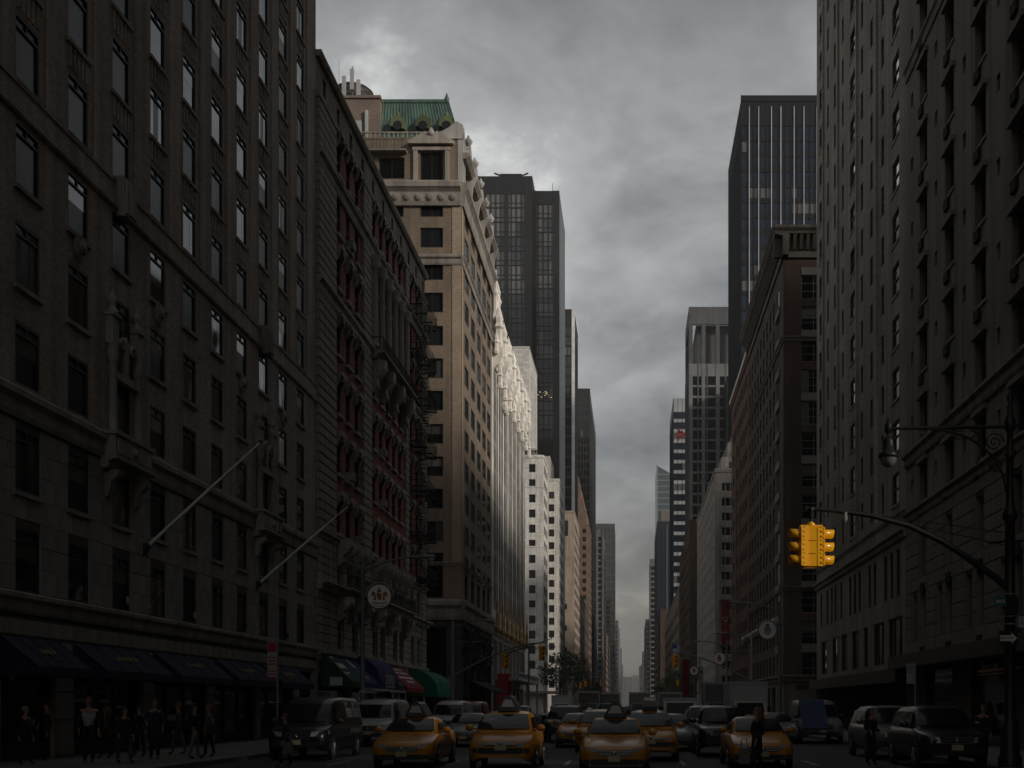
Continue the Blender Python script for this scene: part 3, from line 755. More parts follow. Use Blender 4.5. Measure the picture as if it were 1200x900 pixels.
# ------------------------------------------------------------------ LEFT 3: tan brick office house with green copper roof
def tanhouse():
    Y0, L, HH, WF = 130.0, 28.0, 63.5, 27.0
    b = thing('tan_brick_corner_building', 'tan brick corner building with green copper roof and black framed windows', 'building', (-18.5, Y0, 0))
    ff = frame_front(0, 0); fs = frame_right(0, 0); s = 10.77
    zf = lambda py: CH + (827 - py) / s
    rows = [zf(y + 23) for y in (231, 267, 305, 343, 382, 420, 458, 497, 535, 573, 611, 648)]
    fh = [(u, 2.5) for u in (-3.25, -7.55, -14.0, -18.5, -23.0)]
    H1 = windows_grid(b, 'front', ff, fh, [(r, 2.15) for r in rows], .3, 'black', M_frame_dk, G_front, blinds=.3)
    scol = [(3.9, 2.9), (9.2, 2.9), (14.6, 2.9), (19.7, 2.9), (24.6, 2.9)]
    H2 = windows_grid(b, 'right', fs, scol, [(r, 2.15) for r in rows], .07, 'black', M_frame_dk, G_near, blinds=.1, screen=.12)
    H3 = [(-4.5, -2.0, 57.9 + .9, 57.9 + 4.0), (-9.0, -6.2, 59.0, 61.3), (-14.5, -12, 59, 61.3)]
    H3s = [(u - .8, u + .8, 59.2, 61.6) for u, _ in scol]
    for h in H3: put_window(b, 'front', ff, (h[0] + h[1]) / 2, h[2], h[1] - h[0], h[3] - h[2], .3, 'black', M_frame_dk, G_front, blinds=.3)
    for h in H3s: put_window(b, 'right', fs, (h[0] + h[1]) / 2, h[2], h[1] - h[0], h[3] - h[2], .3, 'black', M_frame_dk, G_near)
    low = [(u - 1.25, u + 1.25, 13.4, 16.2) for u, _ in fh]; lows = [(u - 1.3, u + 1.3, 13.3, 16.2) for u, _ in scol]
    for h in low: put_window(b, 'front', ff, (h[0] + h[1]) / 2, h[2], 2.5, 2.8, .3, 'black', M_frame_dk, G_front)
    for h in lows: put_window(b, 'right', fs, (h[0] + h[1]) / 2, h[2], 2.6, 2.9, .3, 'triple', M_frame_dk, G_front)
    w = MB()
    facade(w, ff, -WF, 0, 12.4, HH, H1 + H3 + low, .3); facade(w, fs, 0, L, 12.4, HH - 1, H2 + H3s + lows, .3)
    w.build('wall', M_brickL3, b)
    shell(b, -WF, 0, 0, L, HH - .8, M_brickL3, skip=('front', 'xb'), z0=12.4)
    for z0, z1, d in ((56.0, 58.6, .75), (49.6, 50.7, .35), (11.0, 13.2, .55), (16.9, 17.3, .2)):
        m = MB(); molding(m, ff, -WF, 0, belt_prof(z0, z1, d)); molding(m, fs, -.0, L, belt_prof(z0, z1, d)); m.build('belt_course', M_stoneL3, b)
    md = MB(); md.lathe((0, 0, 0), [(.42, 0), (.38, .1), (.1, .13)], 10, axis='y'); md = md.data('medallion', M_stoneL3)
    for k in range(14): o = link('medallion', md, b, ff(-.9 - 1.25 * k, 56.85, .36)); o.rotation_euler = (math.pi, 0, 0)
    # quoins at the street corner (paler brick pier)
    q = MB(); q.box(-1.0, .04, -.06, 0, 17.4, 56); q.box(0, .05, -.06, 1.0, 17.4, 56); q.build('corner_pier', mat('brick_pale_tan', (.37, .28, .2), brick=(.24, .08, (.33, .27, .21))), b)
    # the pedimented window at the top
    p = MB(); 
    for u in (-5.2, -1.75): p.obox(ff, u - .0, u + .45, 58.6, 62.3, -.02, .25)
    p.obox(ff, -5.3, -1.2, 62.0, 62.35, -.02, .3); p.obox(ff, -5.7, -.8, 62.6, 62.95, -.02, .6)
    p.prism([ff(u, z, 0) for u, z in ((-5.6, 62.95), (-3.9, 64.0), (-3.5, 63.5), (-3.0, 63.5), (-2.6, 64.0), (-.9, 62.95))], ff(0, 0, .5) - ff(0, 0, 0))
    p.lathe(ff(-3.25, 63.5, .3), [(.3, 0), (.45, .2), (.3, .55), (.12, .9)], 8); p.build('window_pediment', M_stoneL3, b)
    bl = MB(); bl.obox(ff, -15, -5.9, 61.7, 61.9, 0, .9); bo = bl.build('balcony', M_stoneL3, b)
    rl = MB()
    for k in range(24): rl.tube([ff(-15 + 9.1 * k / 23, 61.9, .85), ff(-15 + 9.1 * k / 23, 62.9, .85)], .025, 4)
    rl.tube([ff(-15, 62.9, .85), ff(-5.9, 62.9, .85)], .035, 5); rl.build('railing', M_iron, bo)
    # ornate stone parapet toward the avenue: gable, scrolls, urns
    g = MB()
    g.prism([fs(u, z, -.4) for u, z in ((-.05, 58.6), (2.2, 58.6), (2.2, 63.6), (1.6, 64.6), (1.0, 65.0), (.4, 64.4), (-.05, 63.6))], (.55, 0, 0))
    g.prism([ff(u, z, -.4) for u, z in ((-2.6, 63.3), (.15, 63.3), (.15, 64.8), (-.5, 65.2), (-1.4, 64.5), (-2.4, 64.0))], (0, -.55, 0))
    for u in (5.5, 11, 16.5, 22, 27):
        g.prism([fs(u + x, z, -.3) for x, z in ((-1.6, 61.5), (1.6, 61.5), (1.5, 63.6), (.8, 64.4), (0, 65.3 - u * .02), (-.8, 64.4), (-1.5, 63.6))], (.6, 0, 0))
        g.lathe(fs(u, 65.1, 0), [(.2, 0), (.42, .3), (.5, .6), (.2, .9), (.1, 1.2)], 8)
        g.prism([fs(u - .25, z, d) for d, z in ((0, 58.6), (.4, 59.0), (.55, 60.4), (.9, 61.2), (.9, 61.6), (0, 61.6))], (0, .5, 0))
        g.lathe(fs(u, 62.6, .3), [(.5, 0), (.55, .12), (.2, .3)], 8, axis='x')
    for u in (8.2, 13.7, 19.2, 24.5): g.lathe(fs(u, 62.2, .0), [(.25, 0), (.4, .4), (.2, .8), (.28, 1.0), (.06, 1.4)], 8)
    g.build('ornate_parapet', mat('stone_pale_grey', (.42, .4, .37), streak=.35, var=.3), b)
    m = MB(); molding(m, fs, 0, L, [(-.3, 61.2), (.5, 61.2), (.9, 61.6), (.9, 61.85), (-.3, 61.85)]); m.build('cornice', M_stoneL3, b)
    # copper mansard with standing seams and round dormers
    zr = 63.4; zt = 69.3
    m = MB(); x0, x1, y0, y1 = -10.6, -.5, 2.2, 24; i = 1.7
    A = [(x0, y0, zr), (x1, y0, zr), (x1, y1, zr), (x0, y1, zr)]; T = [(x0 + .4, y0 + i, zt), (x1 - i, y0 + i, zt), (x1 - i, y1 - i, zt), (x0 + .4, y1 - i, zt)]
    m.mesh(A + T, [(0, 1, 5, 4), (1, 2, 6, 5), (2, 3, 7, 6), (3, 0, 4, 7), (4, 5, 6, 7)])
    for k in range(27):
        t = k / 26; a = Vector(A[0]).lerp(Vector(A[1]), t); c = Vector(T[0]).lerp(Vector(T[1]), t); m.tube([a + Vector((0, -.02, 0)), c + Vector((0, -.02, .03))], .055, 4, sm=False)
    for k in range(24):
        t = k / 23; a = Vector(A[1]).lerp(Vector(A[2]), t); c = Vector(T[1]).lerp(Vector(T[2]), t); m.tube([a, c], .055, 4, sm=False)
    m.box(x0 + .3, x1 - i + .2, y0 + i - .15, y0 + i + .2, zt - .1, zt + .25); m.box(x1 - i - .2, x1 - i + .2, y0 + i, y1 - i, zt - .1, zt + .25)
    m.lathe((x1 - i, y0 + i, zt), [(.2, 0), (.3, .3), (.15, .7), (.05, 1.0)], 8)
    m.build('mansard_roof', M_copper, b)
    for u in (-7.4, -4.6, -2.0):
        d = MB(); d.prism([(u + .85 * math.cos(a), 2.2, zr + 2.5 + 1.15 * math.sin(a)) for a in [i_ * math.pi / 8 - .35 for i_ in range(10)]] , (0, 2.2, 0))
        d.lathe((u, 2.6, zr + 3.6), [(.15, 0), (.22, .25), (.05, .6)], 6)
        do = d.build('dormer', mat('copper_olive', (.13, .15, .07), streak=.3), b)
        e = MB(); e.lathe((u, 2.18, zr + 2.5), [(.5, 0), (.5, .015)], 14, axis='y'); e.build('pane', G_front, do)
    r = MB()
    for k in range(34): r.box(-17 + .5 * k, -16.88 + .5 * k, .28, .4, HH - .8, HH + .6)
    r.box(-17, -.2, .26, .42, HH + .6, HH + .75); r.build('balustrade', M_stoneL3, b)
    # brown penthouse
    p = MB(); p.box(-26.5, -9.4, 2.5, 12, HH - .4, 69.0); p.box(-26.7, -9.3, 2.35, 12.1, 69.0, 69.3); po = p.build('penthouse', mat('brick_dark_tan', (.2, .15, .12), brick=(.24, .08, (.17, .14, .12))), b)
    p = MB(); p.box(-13.2, -11.4, 2.2, 2.5, 64.6, 66.4); p.box(-11, -10.7, 2.2, 2.5, 64.3, 67.6); p.build('vent_box', M_frame_wt, po)
    # ivy-dark shop base
    bs = MB()
    holes = [(u - 1.9, u + 1.9, .4, 10.2) for u, _ in scol]; hf = [(u - 1.6, u + 1.6, .4, 10.2) for u, _ in fh]
    facade(bs, fs, 0, L, 0, 12.4, holes, .5); facade(bs, ff, -WF, 0, 0, 12.4, hf, .5); bs.build('base_wall', mat('stone_black', (.05, .05, .048)), b)
    gl = MB()
    for h in holes: gl.obox(fs, h[0], h[1], h[2], h[3], -.5, -.44)
    for h in hf: gl.obox(ff, h[0], h[1], h[2], h[3], -.5, -.44)
    gl.build('shopfront', G_front, b)
    aw = MB(); molding(aw, fs, 6, 24, [(.02, 4.6), (2.6, 3.4), (2.6, 3.2), (.02, 4.4)]); aw.build('awning', mat('canvas_black', (.012, .012, .012), rough=.95), b)
tanhouse()
def leaf_cloud(mb, blobs, n, size, rnd, m=0):
    """many small leaf faces through the volume of ellipsoid blobs"""
    tot = sum(r[0] * r[1] * r[2] for _, r in blobs)
    for c, r in blobs:
        k = int(n * r[0] * r[1] * r[2] / tot)
        for _ in range(k):
            while True:
                p = Vector((rnd.uniform(-1, 1), rnd.uniform(-1, 1), rnd.uniform(-1, 1)))
                if .25 < p.length < 1: break
            p = Vector((c[0] + p.x * r[0], c[1] + p.y * r[1], c[2] + p.z * r[2]))
            a = Vector((rnd.uniform(-1, 1), rnd.uniform(-1, 1), rnd.uniform(-1, 1))).normalized()
            e = a.orthogonal().normalized(); f = a.cross(e); z = size * rnd.uniform(.6, 1.4)
            mb.face([p + e * z, p + f * z * .6, p - e * z, p - f * z * .6], m)
M_leaf = mat('leaf_green', (.05, .085, .03), rough=.7, var=.5, scale=.5, bump=0)
M_leaf2 = mat('leaf_dark', (.035, .06, .025), rough=.7, var=.5, scale=.5, bump=0)
M_bark = mat('bark', (.09, .07, .055), var=.3, grain=8, bump=.5)
def ivy():
    t = thing('wall_ivy', 'dark ivy hanging over the shop base of the tan brick corner building', 'ivy', (-18.5, 130, 0))
    rnd = random.Random(3); m = MB()
    for k in range(11):
        y = 1 + 2.5 * k; leaf_cloud(m, [((.15, y, 9.5 - rnd.uniform(0, 4)), (.3, 1.2, 2.6))], 110, .2, rnd)
    m.build('foliage', M_leaf2, t)
    s = MB()
    for k in range(11): s.tube([(.06, 1 + 2.5 * k, .1), (.07, 1.3 + 2.5 * k, 5), (.06, .8 + 2.5 * k, 10.5)], [.05, .03, .015], 5)
    s.build('stem', M_bark, t)
ivy()
def water_tank():
    t = thing('water_tank', 'round dark rooftop water tank beside the green copper roof', 'water tank', (-18.5 - 13.4, 137, 69.3))
    b = MB(); b.lathe((0, 0, .6), [(2.15, 0), (2.2, 2.0)], 20); b.build('barrel', mat('tank_wood', (.06, .055, .05), streak=.4), t)
    for z in (.8, 1.4, 2.1): h = MB(); h.lathe((0, 0, z), [(2.23, 0), (2.23, .06)], 20); h.build('hoop', M_black, t)
    c = MB(); c.lathe((0, 0, 2.6), [(2.3, 0), (1.9, .35), (1.2, .62), (.1, .8)], 20); c.build('lid', mat('tank_lid', (.09, .1, .09), streak=.3), t)
    for x, y in ((-1.5, -1.5), (1.5, -1.5), (1.5, 1.5), (-1.5, 1.5)): l = MB(); l.box(x - .12, x + .12, y - .12, y + .12, 0, .6); l.build('leg', M_black, t)
    a = thing('cell_antenna', 'white panel antennas on a mast beside the round water tank', 'antenna', (-18.5 - 12.6, 133.2, 69.3))
    m = MB(); m.tube([(0, 0, 0), (0, 0, 3.6)], .08, 6); m.tube([(-.9, 0, 1.2), (.9, 0, 1.2)], .05, 6); m.build('mast', M_grey, a)
    for x, z in ((-.9, 0.1), (0, .9), (.7, -.3)): p = MB(); p.box(x - .22, x + .22, -.35, -.12, z, z + 2.3); p.build('panel', M_frame_wt, a)
    for x, h in ((-2.6, 3.9), (-1.6, 4.6)): w = MB(); w.tube([(x, .4, 0), (x, .4, h)], .03, 5); w.build('whip_aerial', M_grey, a)
water_tank()

# ------------------------------------------------------------------ LEFT 4: white terracotta loft tower with gothic crown and gilded base
def gothic():
    Y0, L, HH = 158.5, 48.5, 50.0
    b = thing('white_gothic_tower', 'white building of thin vertical piers with a pinnacled gothic crown and gilded base', 'building', (-18.5, Y0, 0))
    fs = frame_right(0, 0)
    holes = []; rows = [(16 + 3.55 * k, 2.5) for k in range(9)]
    piers = [0.9] + [7.4 + 6.45 * k for k in range(7)]
    big = piers + [L]
    cols = []
    for i in range(len(big) - 1):
        a, e = big[i], big[i + 1]; w = (e - a)
        for q in (.22, .5, .78): cols.append(a + w * q)
    w = MB(); hs = [(c - .62, c + .62, 14.6, 47.6) for c in cols]
    facade(w, fs, 0, L, 12.2, HH, [], .55); w.build('wall', M_white4, b)
    dk = MB()
    for c in cols: dk.obox(fs, c - .78, c + .78, 14.6, 47.6, -.05, .012)
    dk.build('window_strip', glass('window_glass_dusty', (.03, .03, .032), rough=.4, ior=1.3, lev=.15), b, kind='stuff')
    sp = MB()
    for c in cols:
        for k in range(9): sp.obox(fs, c - .78, c + .78, 14.6 + 3.66 * k, 15.4 + 3.66 * k, -.05, .03)
    sp.build('spandrel', mat('spandrel_grey', (.16, .155, .15)), b, kind='stuff')
    for u in piers:
        p = MB(); p.obox(fs, u - .5, u + .5, 12.2, HH, -.02, .04); p.obox(fs, u - .22, u + .22, 12.2, HH + .6, .04, .08); p.build('pier', M_white4, b)
    for i in range(len(big) - 1):
        a, e = big[i], big[i + 1]
        for q in (.36, .64): p = MB(); u = a + (e - a) * q; p.obox(fs, u - .17, u + .17, 12.2, HH, -.02, .04); p.build('pier', M_white4, b)
    shell(b, -26, 0, 0, L, HH - .5, M_white4, skip=('xb',))
    # crown: brackets, canopies, pinnacles, tall gables stepping back in height
    cr = MB(); rnd = random.Random(5)
    def pinn(u, z, d, h, r):
        cr.lathe(fs(u, z, d), [(r, 0), (r * 1.25, h * .12), (r * .9, h * .2), (r * .9, h * .45), (r * 1.35, h * .5), (r * .8, h * .6), (r * .95, h * .72), (r * .35, h * .9), (.04, h)], 6, sm=False)
    for u in piers:
        cr.prism([fs(u - .55, z, d) for d, z in ((0, 46.4), (.7, 47.2), (1.3, 48.6), (1.35, 49.4), (0, 49.4))], (0, 1.1, 0))
        pinn(u, 49.3, .75, 5.6, .55); pinn(u - .8, 48.4, .55, 3.0, .3); pinn(u + .8, 48.4, .55, 3.0, .3); pinn(u, 44.0, .95, 3.4, .35)
    for i in range(len(big) - 1):
        a, e = big[i], big[i + 1]; mid = (a + e) / 2; h = 4.6
        cr.prism([fs(mid + x, z, -.6) for x, z in ((-2.6, 47.8), (2.6, 47.8), (2.3, 50.2), (1.1, 51.8), (0, 48.8 + h), (-1.1, 51.8), (-2.3, 50.2))], (.75, 0, 0))
        for q in (-1.4, 0, 1.4): cr.prism([fs(mid + q - .35, z, d) for d, z in ((0, 46.8), (.5, 47.4), (.9, 48.3), (0, 48.3))], (0, .7, 0)); pinn(mid + q, 48.2, .5, 2.6 + (1.2 if q == 0 else 0), .26)
        cr.lathe(fs(mid, 50.6, .15), [(.5, 0), (.55, .12), (.25, .25)], 8, axis='x')
    cr.build('crown', M_white4, b)
    for (u, zt, wd) in ((2.8, 60.5, 3.6), (7.0, 58.0, 2.2), (13.5, 55.8, 3.4)):
        t = MB(); t.prism([fs(u + x, z, -2.4) for x, z in ((-wd / 2, 47), (wd / 2, 47), (wd / 2, zt - 4.5), (wd / 2 - .4, zt - 2.6), (.35, zt - .8), (0, zt), (-.35, zt - .8), (-wd / 2 + .4, zt - 2.6), (-wd / 2, zt - 4.5))], (2.7, 0, 0))
        for q in (-wd / 2, 0, wd / 2):
            t.lathe(fs(u + q, zt - 7.5, .3), [(.3, 0), (.5, .5), (.3, 1.2), (.3, 3.2), (.5, 3.7), (.25, 4.4), (.35, 5.0), (.05, 6.2)], 6, sm=False)
            t.lathe(fs(u + q, zt - 12, .35), [(.25, 0), (.45, .6), (.3, 1.2), (.3, 2.0), (.4, 2.4), (.05, 3.6)], 6, sm=False)
        t.lathe(fs(u, zt - 5.0, .3), [(.4, 0), (.45, .1), (.2, .2)], 8, axis='x')
        t.build('gable_turret', M_white4, b)
    # gilded finials over the base
    gd = MB()
    for u in piers:
        gd.lathe(fs(u, 11.4, .6), [(.2, 0), (.34, .6), (.16, 1.2), (.22, 2.2), (.1, 3.0), (.15, 3.6), (.06, 4.6), (.09, 5.0), (.02, 6.0)], 6, sm=False)
    for i in range(len(big) - 1):
        a, e = big[i], big[i + 1]
        for q in (.36, .64): gd.lathe(fs(a + (e - a) * q, 11.6, .4), [(.12, 0), (.2, .4), (.09, 1.0), (.12, 1.7), (.03, 3.0)], 6, sm=False)
    gd.build('gilded_finial', M_gold, b, kind='stuff')
    m = MB(); molding(m, fs, 0, L, belt_prof(11.2, 12.3, .6)); m.build('belt_course', mat('gilded_stone', (.4, .31, .17), streak=.3), b)
    low = [(c - .75, c + .75, 5.4, 10.6) for c in cols]; shops = [(big[i] + .7, big[i + 1] - .7, 0, 4.4) for i in range(len(big) - 1)]
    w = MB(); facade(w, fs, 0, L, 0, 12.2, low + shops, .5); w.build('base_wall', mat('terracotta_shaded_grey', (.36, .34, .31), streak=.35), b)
    g = MB()
    for h in low + shops: g.obox(fs, h[0], h[1], h[2], h[3], -.52, -.44)
    g.build('base_glazing', G_front, b)
    cn = MB(); cn.obox(fs, 4, 40, 5.1, 5.5, 0, 3.2); cn.obox(fs, 4, 40, 6.1, 6.3, 2.9, 3.2)
    for k in range(25): cn.obox(fs, 4 + 1.48 * k, 4.25 + 1.48 * k, 5.5, 6.1, 2.95, 3.15)
    cn.obox(fs, 20, 20.3, 0, 5.1, 2.7, 3.0); cn.obox(fs, 39.4, 39.7, 0, 5.1, 2.7, 3.0); cn.build('entrance_canopy', M_frame_wt, b)
    bn = MB()
    for u in (3.0, 6.0): bn.box(.4, 1.9, u, u + .06, 1.4, 6.0)
    bn.build('shop_banner', M_red, b)
    fp = thing('flagpole', 'thin dark bare flagpole leaning out low from the gilded base of the white gothic building', 'flagpole', (-18.5, 172, 9), 0)
    p = MB(); p.tube([(0, 0, 0), (7.0, 0, 2.3)], [.1, .06], 6); p.build('pole', M_black, fp); p = MB(); p.lathe((7.0, 0, 2.25), [(.02, 0), (.13, .1), (.13, .2), (.02, .3)], 8); p.build('finial', M_gold, fp)
gothic()
def simple_house(name, label, side, xs, Y0, Y1, HH, depth, m, fcols, scols, rows, wstyle='sash2', fm=None, gm=None, wh=1.6, fw=None, parapet=.0, front=True, cap=300):
    """street house with a camera-facing side and an avenue side; xs is the avenue wall"""
    b = thing(name, label, 'building', (xs, Y0, 0))
    fm = fm or M_frame_wt; gm = gm or G_far
    ff = frame_front(0, 0); fs = FR[side](0, 0); L = Y1 - Y0
    sg = -1 if side == 'right' else 1
    x0, x1 = (min(0, sg * depth), max(0, sg * depth))
    H1 = windows_grid(b, 'front', ff, [(sg * u, w) for u, w in fcols], [(r, wh) for r in rows], .25, wstyle, fm, gm, far=True) if fcols else []
    lim = max(0, cap - len(H1)); sc = scols
    H2 = windows_grid(b, side, fs, sc, [(r, wh) for r in rows], .06, 'sash', fm, gm, far=True)
    w = MB(); facade(w, ff, x0, x1, 0, HH, H1, .25); facade(w, fs, 0, L, 0, HH, H2, .06); w.build('wall', m, b)
    shell(b, x0, x1, 0, L, HH - .6, m, skip=('front', 'xb' if side == 'right' else 'xa'))
    c = MB(); molding(c, ff, x0, x1, [(-.25, HH - .5), (.12, HH - .5), (.18, HH), (.12, HH + .12), (-.25, HH + .12)]); molding(c, fs, 0, L, [(-.25, HH - .5), (.12, HH - .5), (.18, HH), (.12, HH + .12), (-.25, HH + .12)])
    c.build('coping', m, b)
    return b, ff, fs
def left_mid():
    # white brick house, then its twin wing beyond
    rows = [6.2 + 3.18 * k for k in range(15)]
    b, ff, fs = simple_house('white_brick_house', 'white brick house stepping back at the top, next to the gothic crown', 'right', -18.5, 251, 264, 54.2, 24, M_white5, [(2.35, 1.35), (7.5, 1.35), (11, 1.35)], [(2.5, 1.4), (6, 1.4), (9.6, 1.4)], rows, wh=1.7, fm=M_frame_dk)
    for (x0, x1, y0, y1, z0, z1) in ((-24, -2.6, 2.5, 13, 53.5, 58.5), (-24, -4.5, 5, 13, 58.4, 61.5)):
        s = MB(); hol = [(-8, -6.6, z0 + 1.4, z0 + 3.2), (-4.6, -3.4, z0 + 1.4, z0 + 3.2)]
        f2 = frame_front(y0); facade(s, f2, x0, x1, z0, z1, hol, .2); s.face([(x1, y0, z0), (x1, y1, z0), (x1, y1, z1), (x1, y0, z1)]); s.face([(x0, y0, z1), (x1, y0, z1), (x1, y1, z1), (x0, y1, z1)])
        so_ = s.build('setback_storey', M_white5, b)
        for h in hol: put_window(so_, 'front', f2, (h[0] + h[1]) / 2, h[2], 1.3, 1.8, .2, 'sash', M_frame_dk, G_far, far=True)
    r = MB()
    for k in range(20): r.tube([(-24 + 1.2 * k, .3, 54.2), (-24 + 1.2 * k, .3, 55.4)], .03, 4)
    r.tube([(-24, .3, 55.4), (-.3, .3, 55.4)], .04, 4); r.build('railing', M_iron, b)
    for z in (9, 22, 34.9, 47.5): m = MB(); molding(m, ff, -24, 0, [(-.03, z), (.06, z), (.06, z + .3), (-.03, z + .3)]); molding(m, fs, 0, 13, [(-.03, z), (.06, z), (.06, z + .3), (-.03, z + .3)]); m.build('belt_course', M_white5, b)
    aw = MB(); aw.box(-6, 3.5, -2.5, 9, 4.2, 4.7); aw.build('entrance_canopy', mat('canopy_pale_red', (.3, .2, .18)), b)
    p = thing('terrace_bush', 'small dark bush on the terrace of the white brick house', 'plant', (-20.6, 251.9, 54.2)); m = MB(); leaf_cloud(m, [((0, 0, .9), (.9, .6, .9))], 160, .16, random.Random(2)); m.build('foliage', M_leaf2, p)
    m = MB(); m.lathe((0, 0, 0), [(.3, 0), (.4, .5)], 8); m.build('pot', M_grey, p)
    b, ff, fs = simple_house('white_brick_wing', 'second white brick house, behind and left of the buff brick one', 'right', -18.5, 305, 324, 59.5, 24, M_white5, [(1.9, 1.4), (6, 1.4)], [(3, 1.5), (7.5, 1.5), (12, 1.5), (16, 1.5)], [6.2 + 3.22 * k for k in range(16)], wh=1.8, fm=M_frame_dk)
    s = MB(); s.box(-20, -2.5, 3, 18, 59, 66); s.build('setback_storey', M_white5, b)
    b, ff, fs = simple_house('buff_brick_house', 'buff brick house with black balconies on its blank side', 'right', -18.5, 386, 432, 64.5, 20, M_tan7, [], [(4, 2.2), (9.5, 2.2), (15, 2.2), (21, 2.2), (28, 2.2), (35, 2.2), (42, 2.2)], [6 + 3.55 * k for k in range(16)], wh=2.1, fm=M_frame_dk)
    for k in range(4): q = MB(); q.box(-4.6, -2.3, -1.1, 0, 12 + 7 * k, 12.5 + 7 * k); q.box(-4.6, -2.3, -1.15, -1.05, 12.5 + 7 * k, 13.5 + 7 * k); q.build('balcony', M_black, b)
    q = MB(); q.box(-4.2, -2.0, -.03, .05, 56.5, 61.5); q.build('loggia', M_dark, b)
    # brown-red apartment tower with stepped ornate top
    b, ff, fs = simple_house('brown_stepped_tower', 'reddish brown tower whose top steps up to pinnacles', 'right', -18.5, 518, 552, 80, 18, M_red8, [(2, 1.6), (5, 1.6)], [(4, 1.7), (9, 1.7), (14, 1.7), (19, 1.7), (24, 1.7), (29, 1.7)], [8 + 3.6 * k for k in range(20)], wh=2.0, fm=M_frame_br)
    s = MB()
    for (x1, y0, z0, z1) in ((-1.0, 2, 79, 86), (-2.2, 4, 86, 91), (-3.6, 6, 91, 97), (-4.6, 8, 97, 101)):
        s.box(-14, x1, y0, 30, z0, z1)
        for q in range(4): s.lathe((x1 - .6 - 2.2 * q, y0 + .4, z1), [(.5, 0), (.6, .6), (.3, 1.2), (.05, 2.2)], 6)
    s.build('stepped_crown', M_red8, b)
    # plain white slab behind the gothic crown
    b = thing('white_slab', 'plain white slab block rising behind the gothic crown', 'building', (-23.6, 275, 0))
    w = MB(); ff = frame_front(); fs = frame_right(); hs = [(6 + 3.2 * k, 7.4 + 3.2 * k, 60, 80) for k in range(5)]
    facade(w, ff, -14, 0, 0, 84, [], .3); facade(w, fs, 0, 24, 0, 84, hs, .4); w.build('wall', mat('slab_white', (.66, .63, .58), streak=.12, var=.06, brick=(1.2, .6, (.6, .57, .53))), b)
    g = MB(); [g.obox(fs, h[0], h[1], h[2], h[3], -.4, -.35) for h in hs]; g.build('window_strip', G_far, b)
    shell(b, -14, 0, 0, 24, 83.6, M_white5, skip=('front', 'xb'))
    c = MB(); c.box(-14.1, .1, -.1, 24, 84.0, 84.35); c.build('coping', M_white5, b)
left_mid()
def curtain(name, label, xs, side, Y0, Y1, H, width, frame, glassm, bay, floor, mull=.25, span=.9, fin=None, finm=None, sbay=None, solid_side=False, top=3.0, litrows=(), rowmix=None, grp=None, pier=None, spm=None, trans=0):
    """glass tower: spandrels, mullions and panes as real relief"""
    b = thing(name, label, 'building', (xs, Y0, 0), 0, grp)
    ff = frame_front(); fs = FR[side](); L = Y1 - Y0; sg = -1 if side == 'right' else 1
    u0, u1 = min(0, sg * width), max(0, sg * width)
    g = MB(); k = MB(); p = MB(); lg = MB()
    n = int((H - top) / floor)
    tr = trans
    # core behind the glass
    c = MB(); c.box(u0 + .2, u1 - .2, .2, L - .2, 0, H - .3); c.build('core', frame, b)
    rnd = random.Random(name)
    for fr, a, e, bw, sol in ((ff, u0, u1, bay, False), (fs, 0, L, sbay or bay, solid_side)):
        nb = max(1, round((e - a) / bw)); w = (e - a) / nb
        if sol:
            k.obox(fr, a, e, 0, H, -.25, .05); continue
        for j in range(n):
            z = j * floor
            k.obox(fr, a, e, z, z + span, -.22, .0)
            if tr: p.obox(fr, a, e, z + tr, z + tr + .16, -.2, -.02)
            run = 0
            for i in range(nb):
                if run <= 0: cur = rnd.random(); run = rnd.randint(1, 4)
                run -= 1
                lit = rowmix and cur < rowmix
                (lg if lit else g).face([fr(a + i * w, z + span, -.14), fr(a + (i + 1) * w, z + span, -.14), fr(a + (i + 1) * w, z + floor, -.14), fr(a + i * w, z + floor, -.14)])
        k.obox(fr, a, e, n * floor, H, -.25, .06)
        for i in range(nb + 1):
            x = a + i * w; p.obox(fr, x - mull / 2, x + mull / 2, 0, H - .05, -.15, .12)
        if pier:
            for q in pier: 
                if fr is ff: k.obox(fr, sg * q[0], sg * q[1], 0, H, -.1, .2)
    g.build('glass_pane', glassm, b, kind='stuff')
    if lg.v: lg.build('glass_pane_blinds_down', glass(glassm.name + '_blinds', (.14, .137, .132), ior=1.5, rough=.12, var=.2), b, kind='stuff')
    k.build('spandrel', spm or frame, b, kind='stuff'); p.build('mullion', frame, b, kind='stuff')
    sh = MB(); sh.face([(u0, L, 0), (u1, L, 0), (u1, L, H), (u0, L, H)]); xo = u0 if side == 'right' else u1; sh.face([(xo, 0, 0), (xo, L, 0), (xo, L, H), (xo, 0, H)]); sh.build('wall', frame, b)
    r = MB(); r.box(u0, u1, 0, L, H - .3, H); r.build('roof', M_roof, b)
    if fin:
        for q in fin:
            f = MB(); f.obox(ff, sg * q - .09, sg * q + .09, 0, H - 2, 0, .3); f.build('fin', finm, b)
    return b, ff, fs
